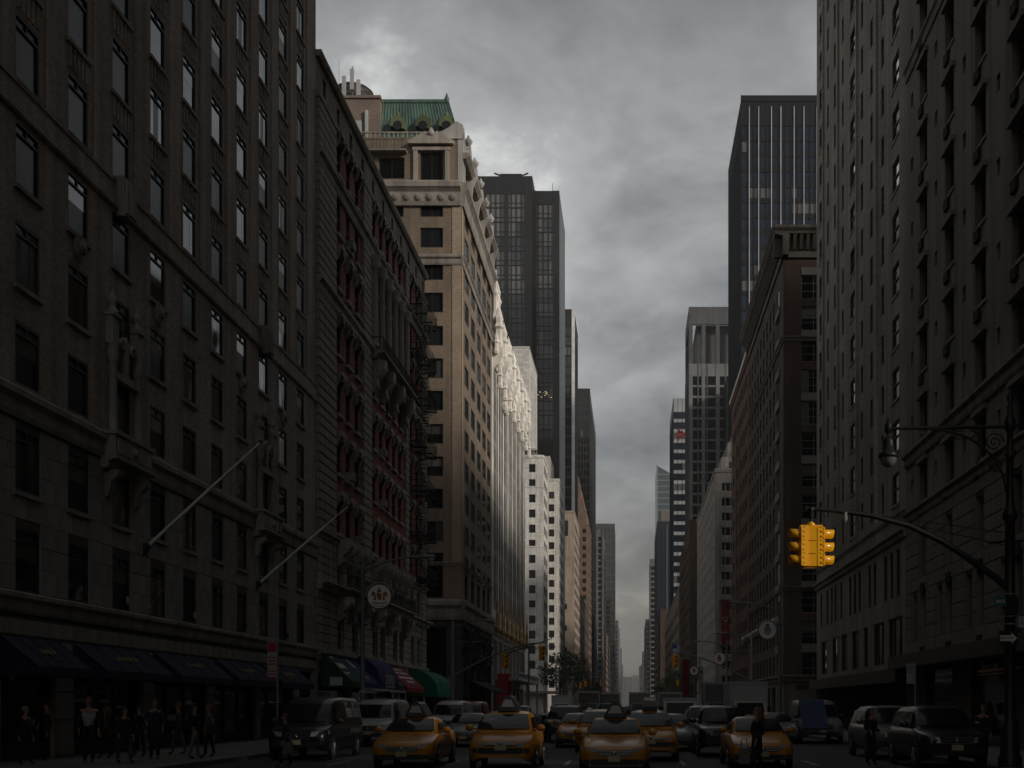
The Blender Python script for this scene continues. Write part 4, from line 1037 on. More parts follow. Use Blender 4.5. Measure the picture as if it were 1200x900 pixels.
def left_towers():
    b, ff, fs = curtain('black_office_tower', 'broad black office tower with grouped window bays, antennas on its nearer half', -27.3, 'right', 328, 345, 147, 15.5, M_blackmetal, G_grey, 1.47, 3.95, .22, .3, rowmix=.3, pier=((6.4, 7.6), (-.1, 2.0), (14.5, 15.5)), top=3, trans=1.35)
    for x in (-8.5, -3.5):
        q = MB(); q.tube([(x, 3, 147), (x, 3, 149)], .12, 6); q.tube([(x, 3, 148.3), (x + (2.2 if x > -5 else -2.2), 3, 149.2)], .22, 6); q.build('antenna', M_black, b)
    q = MB(); q.box(-9, -3, 2, 6, 147, 148.6); q.build('plant_room', M_black, b)
    b, ff, fs = curtain('black_office_slab', 'black office slab joined to the broad black tower, one row of yellow lit lamps inside', -20.3, 'right', 335, 364, 146, 7.2, M_blackmetal, G_grey, 1.4, 3.95, .22, .3, rowmix=.25, pier=((-.1, 1.7), (6.3, 7.2)), top=3, solid_side=True, trans=1.35)
    lm = bpy.data.materials.new('office_lamp'); lm.use_nodes = True; e = lm.node_tree.nodes['Principled BSDF']; e.inputs['Emission Color'].default_value = (1, .72, .4, 1); e.inputs['Emission Strength'].default_value = .55
    l = MB(); rnd = random.Random(9)
    for k in range(12): x = -6.1 + rnd.uniform(0, 4.2); z = 87.9 + rnd.uniform(0, 1.9); l.box(x, x + .34, -.03, .05, z, z + .14)
    l.build('ceiling_lamp', lm, b, kind='stuff')
    q = MB(); q.tube([(-2, 3, 146), (-2, 3, 149.5)], .08, 6); q.build('antenna', M_black, b)
    b, ff, fs = curtain('dark_glass_tower_white_edge', 'dark glass tower with one bright white vertical edge, right of the black slab', -21.6, 'right', 450, 479, 151, 14, M_blackmetal, G_black, 2.2, 3.8, .15, .8, rowmix=.08)
    q = MB(); q.box(-.9, .25, -.3, .6, 0, 151.5); q.box(-.1, .25, .6, 29, 149.5, 151.5); q.build('edge_fin', mat('fin_white', (.75, .75, .74), rough=.4), b)
    b, ff, fs = curtain('black_ribbed_tower', 'black ribbed tower behind the reddish brown stepped one', -20.0, 'right', 570, 665, 153, 16, M_blackmetal, G_black, 1.5, 3.8, .5, .9, sbay=4.0, rowmix=.05)
    q = MB(); q.box(-12, -4, 20, 60, 153, 156); q.build('plant_room', M_black, b)
    M_fg = mat('far_grey', (.13, .125, .12)); M_fd = mat('far_dark', (.03, .035, .04))
    curtain('grey_pier_tower', 'slim grey tower of vertical piers just left of the street gap', -18.0, 'right', 740, 800, 111, 13, M_fg, G_black, 3.2, 3.8, 1.2, 1.0, sbay=6)
    curtain('far_dark_office_tower', 'dark gridded office tower farthest out on the left edge of the sky gap', -18.5, 'right', 1295, 1370, 199, 34, M_fd, G_black, 4, 7.5, 1.0, 2.0, sbay=8)
    curtain('far_brown_block', 'low brown block before the far dark gridded tower', -18.5, 'right', 1036, 1090, 97, 20, mat('far_brown', (.14, .115, .095)), G_black, 4, 4.2, 1.8, 1.6, sbay=6)
    curtain('far_teal_block', 'blue glass block with pale floors below the grey pier tower', -18.5, 'right', 585, 640, 46, 10, M_fd, G_blue, 2.5, 3.8, .3, .9, sbay=4)
    rnd = random.Random(21)
    spec = [(1600, 116, 'narrow grey block left of the far sky gap'), (1850, 122, 'pale grey far block left of the sky gap, behind the dark grid'), (2150, 105, 'far stepped grey block left of the sky gap, lower down'), (2500, 88, 'low faint block at the left foot of the sky gap')]
    for y, h, lb in spec:
        curtain('far_block', lb, -18.5, 'right', y, y + 120, h, 40, M_fg if y != 1850 else mat('far_pale', (.3, .31, .32)), G_black, 6, 6, 2, 2, sbay=12, grp='hazy blocks along the far street')
left_towers()
# ------------------------------------------------------------------ RIGHT side
def stone_hotel():
    Y0, Y1, HH = -45.0, 63.0, 92.0; L = Y1 - Y0  # its unseen run behind the camera is added for shade
    b = thing('brown_stone_hotel', 'tall brownish stone hotel filling the right edge behind the lamp post', 'building', (14.5, Y0, 0))
    fr = frame_left(); C = [44.8 + 4.85 * k - Y0 for k in range(-3, 4)]
    rows = [(11.75, 2.0)] + [(15.0 + 3.34 * k, 2.0) for k in range(9)]
    holes = windows_grid(b, 'left', fr, [(c, 1.55) for c in C], rows, .4, 'transom', M_frame_br, G_near, blinds=.45, sill=.06, sillm=M_stoneR1)
    low = [(c - .65 + q, c + .35 + q, 5.0, 7.3) for c in C for q in (0, 1.7)] + [(c - .6, c + .6, 8.1, 10.4) for c in C]
    for a, c, d, e in low: put_window(b, 'left', fr, (a + c) / 2, d, c - a, e - d, .5, 'sash', M_frame_br, G_front, blinds=.3)
    nar = [(c + 2.42 - .25, c + 2.42 + .25, v + .9, v + 1.6) for c in C for v, _ in rows]
    for a, c, d, e in nar: put_window(b, 'left', fr, (a + c) / 2, d, .5, .7, .5, 'thin', M_frame_br, G_front)
    shop = [(a, a + 6.6, 0, 3.6) for a in (67, 75, 83, 91, 99)]
    # unseen opening added through the wing so sun reaches the traffic signal
    sun_hole = (69.4, 73.0, 9.0, 13.2, 0)
    w = MB(); facade(w, fr, 0, L, 11.2, HH, holes + nar + [sun_hole], .4); w.build('wall', M_stoneR1, b)
    w = MB(); facade(w, fr, 0, L, 0, 11.2, low + shop + [sun_hole], .5, 0, 1); w.build('stone_base', [M_mortar, M_stoneR1], b)
    shell(b, 0, 30, 80, L, HH, M_stoneR1, skip=('xa',))
    D = 6.0; dy = -D * sd.y / sd.x * -1; dz = D * sd.z / sd.x  # thin wing shaped around the added opening, cut along the sun direction
    w = MB(); fb = frame_left(D); facade(w, fb, 0, 80, 0, HH, [(69.4 + dy, 73.0 + dy, 9.0 + dz, 13.2 + dz, 0)], .1)
    c0 = [(0, 69.4, 9.0), (0, 73.0, 9.0), (0, 73.0, 13.2), (0, 69.4, 13.2)]; c1 = [(D, y + dy, z + dz) for _, y, z in c0]
    for i in range(4): w.face([c0[i], c0[(i + 1) % 4], c1[(i + 1) % 4], c1[i]])
    w.face([(0, 0, 0), (D, 0, 0), (D, 0, HH), (0, 0, HH)]); w.face([(0, 0, HH), (D, 0, HH), (D, 80, HH), (0, 80, HH)]); w.build('sun_hole_wing', M_stoneR1, b)
    n = ashlar(b, 'left', fr, 73, L, [(4.35 + .62 * k, 4.35 + .62 * (k + 1)) for k in range(11)], low, 3.2, M_stoneR1, .05, .035, 295, 75, near=False)
    for z0, z1, d in ((11.15, 11.75, .25), (14.1, 14.85, .28), (3.7, 4.3, .3), (34.4, 35.1, .2)):
        m = MB(); molding(m, fr, 73, L, belt_prof(z0, z1, d)); m.build('belt_course', M_stoneR1, b)
    v = MB(); v.obox(fr, -.35, .35, -.62, -.16, -.02, .12); v = v.data('air_grille', M_dark)
    hd = MB(); hd.obox(fr, -.95, .95, 2.02, 2.25, -.02, .16); hd = hd.data('lintel', M_stoneR1)
    for c in C:
        for r, h in rows: link('air_grille', v, b, fr(c + .3, r, 0)); link('lintel', hd, b, fr(c, r, 0))
        for z in (4.75, 7.9): link('air_grille', v, b, fr(c - .1, z, 0))
    g = MB()
    for s in shop: g.obox(fr, s[0], s[1], 0, 3.6, -.5, -.45)
    g.build('shopfront', G_front, b)
    q = MB(); q.obox(fr, 73, L, 3.55, 4.2, 0, 1.0); q.build('shop_canopy', M_black, b)
    sgn = MB(); sgn.obox(fr, 86.5, 91.5, 2.95, 3.02, 1.0, 1.03); sgn.obox(fr, 87, 91.5, 2.82, 2.86, 1.0, 1.03); sgn.build('sign_line', mat('sign_orange', (.35, .17, .03), bump=0), b)
stone_hotel()
def pale_house():
    Y0, Y1, HH = 63.02, 93.5, 92.0; L = Y1 - Y0
    b = thing('pale_brick_apartment_block', 'tall pale brick apartment block between the stone hotel and the brown brick corner', 'building', (14.5, Y0, 0))
    fr = frame_left(); wide = [65.6 - Y0, 78.4 - Y0, 91.3 - Y0]; nar = [v - Y0 for v in (69.0, 72.2, 75.2, 82.0, 85.2, 88.2)]
    rows = [(12.7 + 2.87 * k, 1.7) for k in range(16)]
    holes = windows_grid(b, 'left', fr, [(c, 1.7) for c in wide], rows, .18, 'sash', M_frame_br, G_near, blinds=.4, sill=.05, sillm=M_brickR2)
    holes += windows_grid(b, 'left', fr, [(c, .75) for c in nar], rows, .18, 'sash', M_frame_br, G_front)
    low = [(c - .42, c + .42, 7.6, 10.2) for c in (2, 3.6, 5.2, 8.2, 9.8, 13, 14.6, 16.2, 19.6, 22, 23.6, 25.4, 28.2)]
    low += [(a, a + w, 4.0, 6.5) for a, w in ((.8, 3.6), (5.6, 3.0), (10.2, 1.4), (13.2, 2.4), (17.4, 2.2), (21, 2.2), (25.4, 2.8))]
    for a, c, d, e in low: put_window(b, 'left', fr, (a + c) / 2, d, c - a, e - d, .18, 'triple' if c - a > 2 else 'sash', M_frame_br, G_front, blinds=.2)
    w = MB(); facade(w, fr, 0, L, 3.6, HH, holes + low, .18); w.build('wall', M_brickR2, b)
    s = MB(); s.obox(fr, 0, L, 0, 3.6, -.9, -.85); s.build('shopfront', M_dark, b)
    q = MB(); q.obox(fr, 0, L, 2.9, 3.62, 0, .6); q.build('shop_canopy', M_black, b)
    shell(b, 0, 13, 0, L, HH, M_brickR2, skip=('xa',))
    for c in (7.4, 13.6, 20.6, 27.0): p = MB(); p.obox(fr, c - .18, c + .18, 12.2, HH, -.03, .14); p.build('pilaster', M_brickR2, b)
    for z0, z1, d in ((10.6, 11.1, .3), (11.9, 12.1, .12)): m = MB(); molding(m, fr, 0, L, belt_prof(z0, z1, d)); m.build('belt_course', M_brickR2, b)
pale_house()
def shade_blocks():  # unseen blocks added to keep sun off fronts that face the camera
    b = thing('added_shade_block', 'plain added block, out of view, that shades the brown brick corner house', 'building', (27.7, 40, 0))
    fr = frame_front(); w = MB(); w.box(0, 45, 0, 53.3, 0, 62); w.build('wall', M_brickR2, b)
    r = MB(); r.box(-.1, 45.1, -.1, 53.4, 62, 62.4); r.build('roof', M_roof, b)
    b = thing('added_shade_block', 'plain added block, out of view, that shades the stepped grey brick house', 'building', (55, 148, 0))  # second unseen block, added to shade the stepped house front
    w = MB(); w.box(0, 45, 0, 25, 0, 72); w.build('wall', M_brickR3, b)
    r = MB(); r.box(-.1, 45.1, -.1, 25.1, 72, 72.4); r.build('roof', M_roof, b)
shade_blocks()
def brown_corner():
    Y0, Y1, HH = 114.0, 148.0, 46.2; L = Y1 - Y0
    b = thing('brown_brick_corner_house', 'dark brown brick corner house with a heavy bracketed cornice', 'building', (14.5, Y0, 0))
    ff = frame_front(); fr = frame_left()
    fc = [(2.9, 2.4), (7.6, 2.4), (12, 2.4), (16.5, 2.4), (21, 2.4)]; rows = [(4.5 + 3.0 * k, 2.25) for k in range(13)]
    H1 = windows_grid(b, 'front', ff, fc, rows, .3, 'grid', M_frame_gy, G_front, blinds=.5)
    H2 = windows_grid(b, 'left', fr, [(c, 1.35) for c in (7.5, 10.6, 13.7, 16.8, 19.9, 23, 26.1, 29.2, 32)], rows, .09, 'sash', M_frame_br, G_far, far=True)
    bay = [(2.2, 5.4, r, r + h) for r, h in rows]
    for a, c, d, e in bay: put_window(b, 'left', fr, 3.8, d, 3.2, e - d, .09, 'triple', M_frame_gy, G_far, far=True)
    w = MB(); facade(w, ff, 0, 24, 4.2, HH - 2, H1, .3); facade(w, fr, 0, L, 4.2, HH - 2, H2 + bay, .09); w.build('wall', M_brickR3, b)
    shell(b, 0, 24, 0, L, HH - .5, M_brickR3, skip=('front', 'xa'), z0=0)
    for u, wd in fc:
        for k in range(0, 13, 2):
            p = MB(); p.obox(ff, u - wd / 2, u + wd / 2, rows[k][0] + 2.26, rows[k][0] + 2.99, -.2, .05); p.build('spandrel', mat('spandrel_drab', (.24, .23, .21)), b)
    for k in range(12): p = MB(); p.obox(fr, 2.2, 5.4, rows[k][0] + 2.26, rows[k][0] + 2.99, -.2, .18); p.build('spandrel', MATS['spandrel_drab'], b)
    for z0, z1, d in ((36.4, 36.9, .25), (12.6, 13.0, .2), (3.9, 4.6, .4)): m = MB(); molding(m, ff, 0, 24, belt_prof(z0, z1, d)); molding(m, fr, 0, L, belt_prof(z0, z1, d)); m.build('belt_course', M_stoneR3, b)
    m = MB(); pr = [(-.4, 44.4), (.12, 44.4), (.16, 46.15), (.9, 46.4), (.95, 46.6), (1.15, 46.85), (1.2, 47.1), (-.4, 47.1)]; molding(m, ff, -.9, 24, pr); molding(m, fr, -.9, L, pr); co = m.build('cornice', M_stoneR3, b)
    br = MB(); br.prism([fr(-.16, z, d) for d, z in ((.1, 45.0), (.3, 45.1), (.55, 45.7), (.85, 46.38), (.1, 46.38))], (0, .32, 0)); bm = br.data('bracket', M_stoneR3)
    for k in range(54): link('bracket', bm, co, (0, .4 + .62 * k, 0))
    br = MB(); br.prism([ff(-.16, z, d) for d, z in ((.1, 45.0), (.3, 45.1), (.55, 45.7), (.85, 46.38), (.1, 46.38))], (.32, 0, 0)); bm = br.data('bracket', M_stoneR3)
    for k in range(37): link('bracket', bm, co, (.4 + .62 * k, 0, 0))
    bs = MB(); hs = [(1.2 + 5 * k, 4.6 + 5 * k, .5, 3.5) for k in range(6)]; facade(bs, fr, 0, L, 0, 4.2, hs, .3); facade(bs, ff, 0, 24, 0, 4.2, [(6, 10, .4, 3.2), (13, 20, .4, 3.2)], .3); bs.build('base_wall', M_stoneR3, b)
    g = MB(); [g.obox(fr, h[0], h[1], h[2], h[3], -.32, -.28) for h in hs]; g.obox(ff, 6, 10, .4, 3.2, -.32, -.28); g.obox(ff, 13, 20, .4, 3.2, -.32, -.28); g.build('shopfront', G_front, b)
    sg = MB()
    for u, wd in ((1.25, 1.35), (2.75, 1.2)): sg.obox(ff, u, u + wd, 3.25, 3.6, 0, .06)
    sg.build('shop_sign', M_black, b)
    gl = MB(); lb = MB()
    for k in range(9): u = 1 + 3.9 * k; gl.obox(fr, u - .05, u + .05, 9.3, 9.45, 0, .7); lb.lathe(fr(u, 9.5, .8), [(.05, 0), (.24, .12), (.28, .3), (.2, .5), (.05, .58)], 10)
    a = gl.build('lamp_arm', M_black, b); lb.build('globe_lamp', M_frame_wt, a)
brown_corner()
def right_mid():
    b, ff, fs = simple_house('rust_brick_house', 'rust brick house with a pale roof edge, beyond the bracketed cornice', 'left', 14.5, 148.02, 173, 45, 20, M_brickR4, [], [(2.5 + 3.1 * k, 1.3) for k in range(7)], [5 + 3.05 * k for k in range(13)], fm=M_frame_br)
    c = MB(); molding(c, fs, -.3, 25.1, [(-.3, 45.13), (.3, 45.13), (.35, 45.6), (-.3, 45.6)]); c.build('roof_edge', mat('flashing_pale', (.6, .6, .6), rough=.4), b)
    for u in (12, 17): q = MB(); q.obox(fs, u, u + .9, 8, 38, -.02, .1); q.build('pale_strip', M_stoneR3, b)
    # grey-buff brick house with stepped terraces
    b, ff, fs = simple_house('stepped_grey_brick_house', 'pale grey brick house with planted terraces stepping up at the top', 'left', 14.5, 207, 264, 42.6, 22, M_brickR5, [(2.2, 2.2), (5.5, 2.2), (9, 2.2), (13, 2.2)], [(3 + 4.4 * k, 1.4) for k in range(12)], [5.4 + 2.57 * k for k in range(14)], fm=M_frame_wt, wh=1.5, wstyle='triple')
    z = 42
    for i, (ins, h) in enumerate(((1.2, 3.0), (2.4, 2.8), (3.6, 2.6))):
        s = MB(); f2 = frame_front(ins * 1.0); hs = [(ins + 1.2, ins + 2.6, z + .9, z + 2.2), (ins + 5, ins + 6.4, z + .9, z + 2.2)]
        facade(s, f2, ins, 22, z, z + h, hs, .2); f3 = frame_left(ins); facade(s, f3, ins, 57, z, z + h, [(ins + 4 * k, ins + 4 * k + 1.3, z + .9, z + 2.2) for k in range(1, 12)], .2)
        s.face([(ins, ins, z + h), (22, ins, z + h), (22, 57, z + h), (ins, 57, z + h)]); so_ = s.build('setback_storey', M_brickR5, b)
        for a, c_, d, e in hs: put_window(so_, 'front', f2, (a + c_) / 2, d, 1.4, 1.3, .2, 'sash', M_frame_wt, G_far, far=True)
        g = MB()
        for k in range(1, 12): g.obox(f3, ins + 4 * k, ins + 4 * k + 1.3, z + .9, z + 2.2, -.2, -.15)
        g.build('pane', G_far, so_)
        z += h
    p = thing('terrace_planting', 'shrubs spilling over the terraces of the stepped grey brick house', 'plant', (16.6, 208.0, 42.7)); m = MB(); leaf_cloud(m, [((.8, .4, .6), (1.6, .4, .8)), ((2.4, .6, 3.2), (1.5, .5, .9)), ((.2, 6, .6), (.5, 4, .7))], 520, .16, random.Random(12)); m.build('foliage', M_leaf, p)
    m = MB(); m.box(-.6, 3.6, .05, .75, 0, .35); m.build('planter', M_grey, p)
    bn = thing('vertical_banner', 'long dark red vertical banner with pale lettering on the grey brick house', 'banner', (15.5, 206.3, 12.0))
    q = MB(); q.box(0, 1.35, -.04, .04, 0, 7.9); q.build('cloth', mat('banner_red', (.13, .008, .012), rough=.8), bn)
    for z in (7.85, -.1): q = MB(); q.box(-.15, 1.5, -.03, .7, z, z + .1); q.build('bracket', M_black, bn)
    lt = mat('banner_print', (.5, .32, .3), bump=0)
    put_text('Q', 1.2, lt, bn, (.68, -.05, 4.6)); 
    for i_, ch in enumerate('UIN'): put_text(ch, .45, lt, bn, (.68, -.05, 3.7 - .55 * i_))
    # red-brown houses before the banded glass tower
    b, ff, fs = simple_house('brown_brick_house', 'brown brick house in shade, left of the stepped grey one', 'left', 14.5, 298, 332, 48, 20, M_brickR3, [(2.4, 1.4)], [(3 + 4 * k, 1.4) for k in range(8)], [6 + 3.2 * k for k in range(12)], fm=M_frame_br)
    simple_house('lower_brown_brick_house', 'lower brown brick house with a pale top band, left of its taller brown neighbour', 'left', 14.5, 334, 362, 45.5, 20, M_brickR3, [(2.4, 1.4)], [(3 + 4 * k, 1.4) for k in range(6)], [6 + 3.2 * k for k in range(11)], fm=M_frame_br)
    M_bl = mat('curtain_wall_blueblack', (.012, .015, .02), rough=.6, spec=.2, bump=0, var=.1)
    b, ff, fs = curtain('black_tower_white_fins', 'tall blue black tower with thin white vertical fins, above the brown brick corner', 25.8, 'left', 280, 317, 144, 19, M_bl, G_blue, 1.45, 3.62, .2, 1.2, fin=(1.8, 4.0, 7.0, 9.2, 12.3, 14.6, 17.6), finm=mat('fin_grey', (.5, .5, .5)), solid_side=False, sbay=1.2, rowmix=.22, top=4)
    q = MB(); q.box(-.2, 19, -.25, .0, 143.2, 144.6); q.build('coping', M_bl, b)
    M_gc = mat('concrete_grey', (.10, .104, .108), streak=.25)
    b, ff, fs = curtain('grey_pier_office_tower', 'grey concrete tower with an open frame at its top, left of the finned black tower', 19.7, 'left', 410, 437, 119, 22, M_gc, G_black, 3.0, 3.7, .5, .7, pier=((-.05, 1.3), (4.4, 5.6), (9.3, 10.6), (14.5, 15.8)), spm=M_frame_gy, sbay=2.5)
    q = MB()
    for u in (0, 4.4, 9.3, 14.5, 20.7): q.obox(ff, u, u + 1.3, 119, 137, -1.2, .1)
    q.obox(ff, 0, 22, 132.5, 138.5, -1.2, .15); q.box(0, 1.2, 0, 27, 132.5, 138.5); q.box(0, 1.2, 25.5, 27, 119, 133); q.build('open_frame', M_gc, b)
    q = MB(); q.box(2.6, 21, 3, 25, 119, 133); q.build('plant_room', mat('plant_grey', (.11, .11, .115)), b)
    q = MB()
    for k in range(6): q.tube([(11 + k, 8, 138), (11 + k, 8, 140 + k % 3)], .08, 4)
    q.build('antenna', M_black, b)
    b, ff, fs = curtain('dark_slab', 'slim dark slab standing before the right part of the grey concrete tower', 31.5, 'left', 395, 408, 110, 14, M_bl, G_blue, 2.0, 3.6, .25, 1.0, rowmix=.15)
    b, ff, fs = curtain('banded_glass_tower', 'tower banded with white floor edges and a red emblem near its top', 18.6, 'left', 530, 578, 138, 16, M_bl, G_blue, 2.0, 4.55, .15, 1.5, spm=mat('band_white', (.34, .35, .36), rough=.5), rowmix=.2, sbay=4)
    lo = MB(); rd = mat('emblem_red', (.2, .02, .02), bump=0)
    for a in (0, 1, 2): lo.box(3.6 - 1.6 + .55 * a, 3.6 - 1.1 + .55 * a, -.2, -.13, 119 + 1.0 * a, 125 - .8 * a)
    lo.box(1.4, 5.2, -.21, -.14, 121.2, 122.6); lo.lathe((3.5, -.2, 122), [(1.5, 0), (1.5, .05)], 10, axis='y'); lo.build('red_emblem', rd, b)
    b, ff, fs = curtain('blue_black_office_tower', 'blue black tower with a white vertical strip at the right edge of the sky gap', 16.4, 'left', 760, 846, 119, 14, M_bl, G_blue, 3.0, 3.9, .3, .8, sbay=6, fin=(6.2,), finm=mat('fin_grey', (.5, .5, .5)))
    b = thing('slanted_glass_tower', 'pale teal glass tower with a slanted roof line', 'building', (20.8, 1000, 0))
    g = MB(); g.mesh([(0, 0, 0), (12, 0, 0), (12, 50, 0), (0, 50, 0), (0, 0, 203), (12, 0, 196), (12, 50, 196), (0, 50, 203)], [(0, 1, 5, 4), (1, 2, 6, 5), (2, 3, 7, 6), (3, 0, 4, 7), (4, 5, 6, 7)]); g.build('glass_skin', G_teal, b)
    k = MB()
    for j in range(40): k.box(-.1, 12.1, -.25, 50, 5 * j, 5 * j + .7)
    k.box(.0, 1.2, -.3, .1, 0, 202); k.build('floor_edge', mat('floor_edge_teal', (.2, .25, .26), bump=0), b, kind='stuff')
    k = MB(); k.box(4, 11, -1.5, -.3, 0, 165); k.build('lift_tower', mat('far_brown', (.14, .115, .095)), b)
    M_fd = MATS['far_dark']; M_fg = MATS['far_grey']
    curtain('far_teal_edge_tower', 'slim tower with a teal top at the right side of the far sky gap', 14.5, 'left', 922, 968, 115, 18, M_fg, G_black, 4, 4.2, .8, 1.4, sbay=7)
    curtain('far_dark_block', 'dark far block right of the sky gap, below the slim teal topped tower', 14.5, 'left', 1194, 1350, 88, 24, M_fd, G_black, 5, 5, 1.2, 1.8, sbay=14)
    for y, h, lb in ((1500, 70, 'far brown block on the right of the street gap'), (1750, 62, 'faint far block on the right of the street gap, lower than the brown one'), (2200, 75, 'farthest faint block on the right of the street gap')):
        curtain('far_block', lb, 14.5, 'left', y, y + 130, h, 40, M_fg, G_black, 6, 6, 2, 2, sbay=14, grp='hazy blocks along the far street')
    for x, y, h, w, lb in ((-34, 3300, 82, 36, 'pale hazy block closing the street on the left'), (4, 3500, 92, 40, 'pale hazy block closing the street on the right'), (-80, 3700, 60, 200, 'low hazy row closing the end of the street')):
        curtain('hazy_end_block', lb, x, 'left', y, y + 60, h, w, M_fg, G_black, 6, 6, 2, 2, sbay=12, grp='hazy blocks at the street end')
    # mid-height houses filling both sides between the named ones
    for side, x, y0, y1, h, m, lb in (('right', -18.5, 432.5, 517, 42, M_brickR3, 'low dark brick row between the buff brick house and the brown stepped tower'), ('left', 14.5, 364, 520, 38, M_brickR5, 'low grey row on the right between the brown houses and the banded tower'), ('left', 14.5, 600, 740, 50, M_brickR3, 'dark brick row below the blue black tower'), ('right', -18.5, 810, 1020, 55, M_red8, 'brown row on the left far down the street')):
        simple_house('street_row', lb, side, x, y0, y1, h, 16, m, [], [(6 + 12 * k, 5.0) for k in range(int((y1 - y0) / 12))], [5 + 5 * k for k in range(int(h / 5) - 1)], wh=2.6, fm=M_frame_br)
right_mid()
def haze():
    h = MB(); h.box(-2600, 2600, -500, 5400, -1.5, 225); o = h.build('haze', None, kind='stuff') if False else None
    m = bpy.data.materials.new('haze_air'); m.use_nodes = True; nt = m.node_tree
    for n in list(nt.nodes):
        if n.type == 'BSDF_PRINCIPLED': nt.nodes.remove(n)
    v = nt.nodes.new('ShaderNodeVolumePrincipled'); v.inputs['Color'].default_value = (.86, .855, .84, 1); v.inputs['Density'].default_value = .00016; v.inputs['Anisotropy'].default_value = .2
    nt.links.new(v.outputs[0], nt.nodes['Material Output'].inputs['Volume'])
    h.build('haze', m, kind='stuff')
haze()
# ------------------------------------------------------------------ vehicles
def paint(name, col): return mat('car_paint_' + name, col, rough=.32, var=.06, bump=0, coat=.2)
P_tx = paint('taxi_yellow', (.46, .185, .007)); P_bk = paint('black', (.012, .012, .013)); P_wh = paint('white', (.45, .45, .445)); P_sv = paint('silver', (.19, .195, .2)); P_rd = paint('dark_red', (.16, .012, .015)); P_gy = paint('grey', (.13, .135, .14)); P_bl = paint('dark_blue', (.02, .03, .06))
G_car = glass('windscreen_glass', (.012, .014, .015), lev=.3, ior=1.45, rough=.02, var=.2)
M_tyre = mat('tyre_rubber', (.012, .012, .012), rough=.9); M_rim = mat('rim_metal', (.3, .3, .31), rough=.35, metal=.6, bump=0)
M_lamp = glass('headlamp_glass', (.30, .31, .32), ior=1.5, rough=.08, var=.1); M_chrome = mat('chrome', (.4, .4, .41), rough=.2, metal=.9, bump=0)
M_plate = mat('plate_pale', (.42, .38, .24), rough=.5, bump=0); M_trim = mat('plastic_black', (.014, .014, .014), rough=.55)
M_ad = mat('roof_ad_dark', (.03, .03, .033), rough=.4, bump=0)
KINDS = {  # L, half width, stations (y, zb, zt, hw), cabin (y, zt, hw), belt, windscreen (y0,z0,y1,z1,hw0,hw1), side glass list, wheels y, wheel r, lamp z
 'sedan': dict(st=[(-2.42,.36,.60,.66),(-2.36,.28,.68,.82),(-2.15,.22,.76,.89),(-1.6,.2,.86,.91),(-1.0,.2,.97,.91),(0,.2,1.0,.91),(1.4,.2,1.03,.91),(2.1,.24,1.03,.88),(2.36,.3,.95,.8),(2.42,.4,.85,.72)],
   cab=[(-1.08,.97,.70,.84),(-.75,1.16,.68,.84),(-.3,1.40,.63,.83),(.2,1.465,.60,.83),(.9,1.43,.60,.82),(1.35,1.25,.62,.8),(1.85,1.03,.66,.78)], belt=.95, ws=(-1.02,1.02,-.36,1.37,.70,.58), sg=[(-.72,-.28,.34,.34),(.42,.42,1.2,.8)], wy=(-1.45,1.4), wr=.33, lz=.66, gz=(.50,.64), H=1.46),
 'hatch': dict(st=[(-2.2,.36,.66,.66),(-2.15,.28,.76,.82),(-1.95,.22,.86,.89),(-1.5,.2,.96,.91),(-1.15,.2,1.06,.91),(0,.2,1.1,.91),(1.4,.2,1.12,.91),(2.0,.24,1.12,.88),(2.2,.3,1.0,.82)],
   cab=[(-1.35,1.05,.74,.85),(-.95,1.30,.70,.85),(-.4,1.56,.64,.84),(.2,1.64,.62,.84),(1.2,1.60,.62,.83),(1.8,1.45,.64,.82),(2.15,1.1,.7,.8)], belt=1.04, ws=(-1.29,1.10,-.48,1.52,.73,.60), sg=[(-.95,-.4,.3,.3),(.38,.38,1.2,1.1),(1.28,1.2,1.75,1.6)], wy=(-1.35,1.32), wr=.33, lz=.74, gz=(.72,.80), H=1.64),
 'suv': dict(st=[(-2.4,.42,.85,.72),(-2.34,.36,.98,.88),(-2.1,.3,1.04,.95),(-1.5,.28,1.1,.97),(-1.05,.28,1.16,.97),(0,.28,1.18,.97),(1.6,.28,1.2,.97),(2.25,.32,1.18,.95),(2.4,.4,1.0,.9)],
   cab=[(-1.12,1.14,.78,.91),(-.8,1.42,.74,.91),(-.45,1.72,.69,.9),(.1,1.80,.67,.9),(1.6,1.78,.67,.9),(2.1,1.66,.7,.89),(2.36,1.2,.76,.87)], belt=1.13, ws=(-1.08,1.19,-.52,1.68,.77,.65), sg=[(-.78,-.42,.3,.3),(.38,.38,1.15,1.15),(1.23,1.23,2.0,1.85)], wy=(-1.45,1.45), wr=.38, lz=.84, gz=(.72,.95), H=1.8),
 'van': dict(st=[(-2.75,.42,.80,.76),(-2.68,.34,.96,.92),(-2.4,.3,1.06,.98),(-2.0,.28,1.14,1.0),(-1.7,.28,1.2,1.0),(0,.28,1.22,1.0),(1.8,.28,1.22,1.0),(2.65,.32,1.22,.99),(2.75,.4,1.1,.97)],
   cab=[(-1.85,1.16,.84,.96),(-1.55,1.52,.82,.97),(-1.2,1.88,.80,.97),(-.8,2.04,.78,.97),(.5,2.10,.78,.97),(2.4,2.08,.78,.97),(2.66,1.98,.8,.96),(2.72,1.2,.86,.95)], belt=1.16, ws=(-1.80,1.24,-1.27,1.82,.84,.75), sg=[(-1.5,-1.1,-.35,-.35)], wy=(-1.85,1.6), wr=.36, lz=.86, gz=(.68,.92), H=2.1),
}
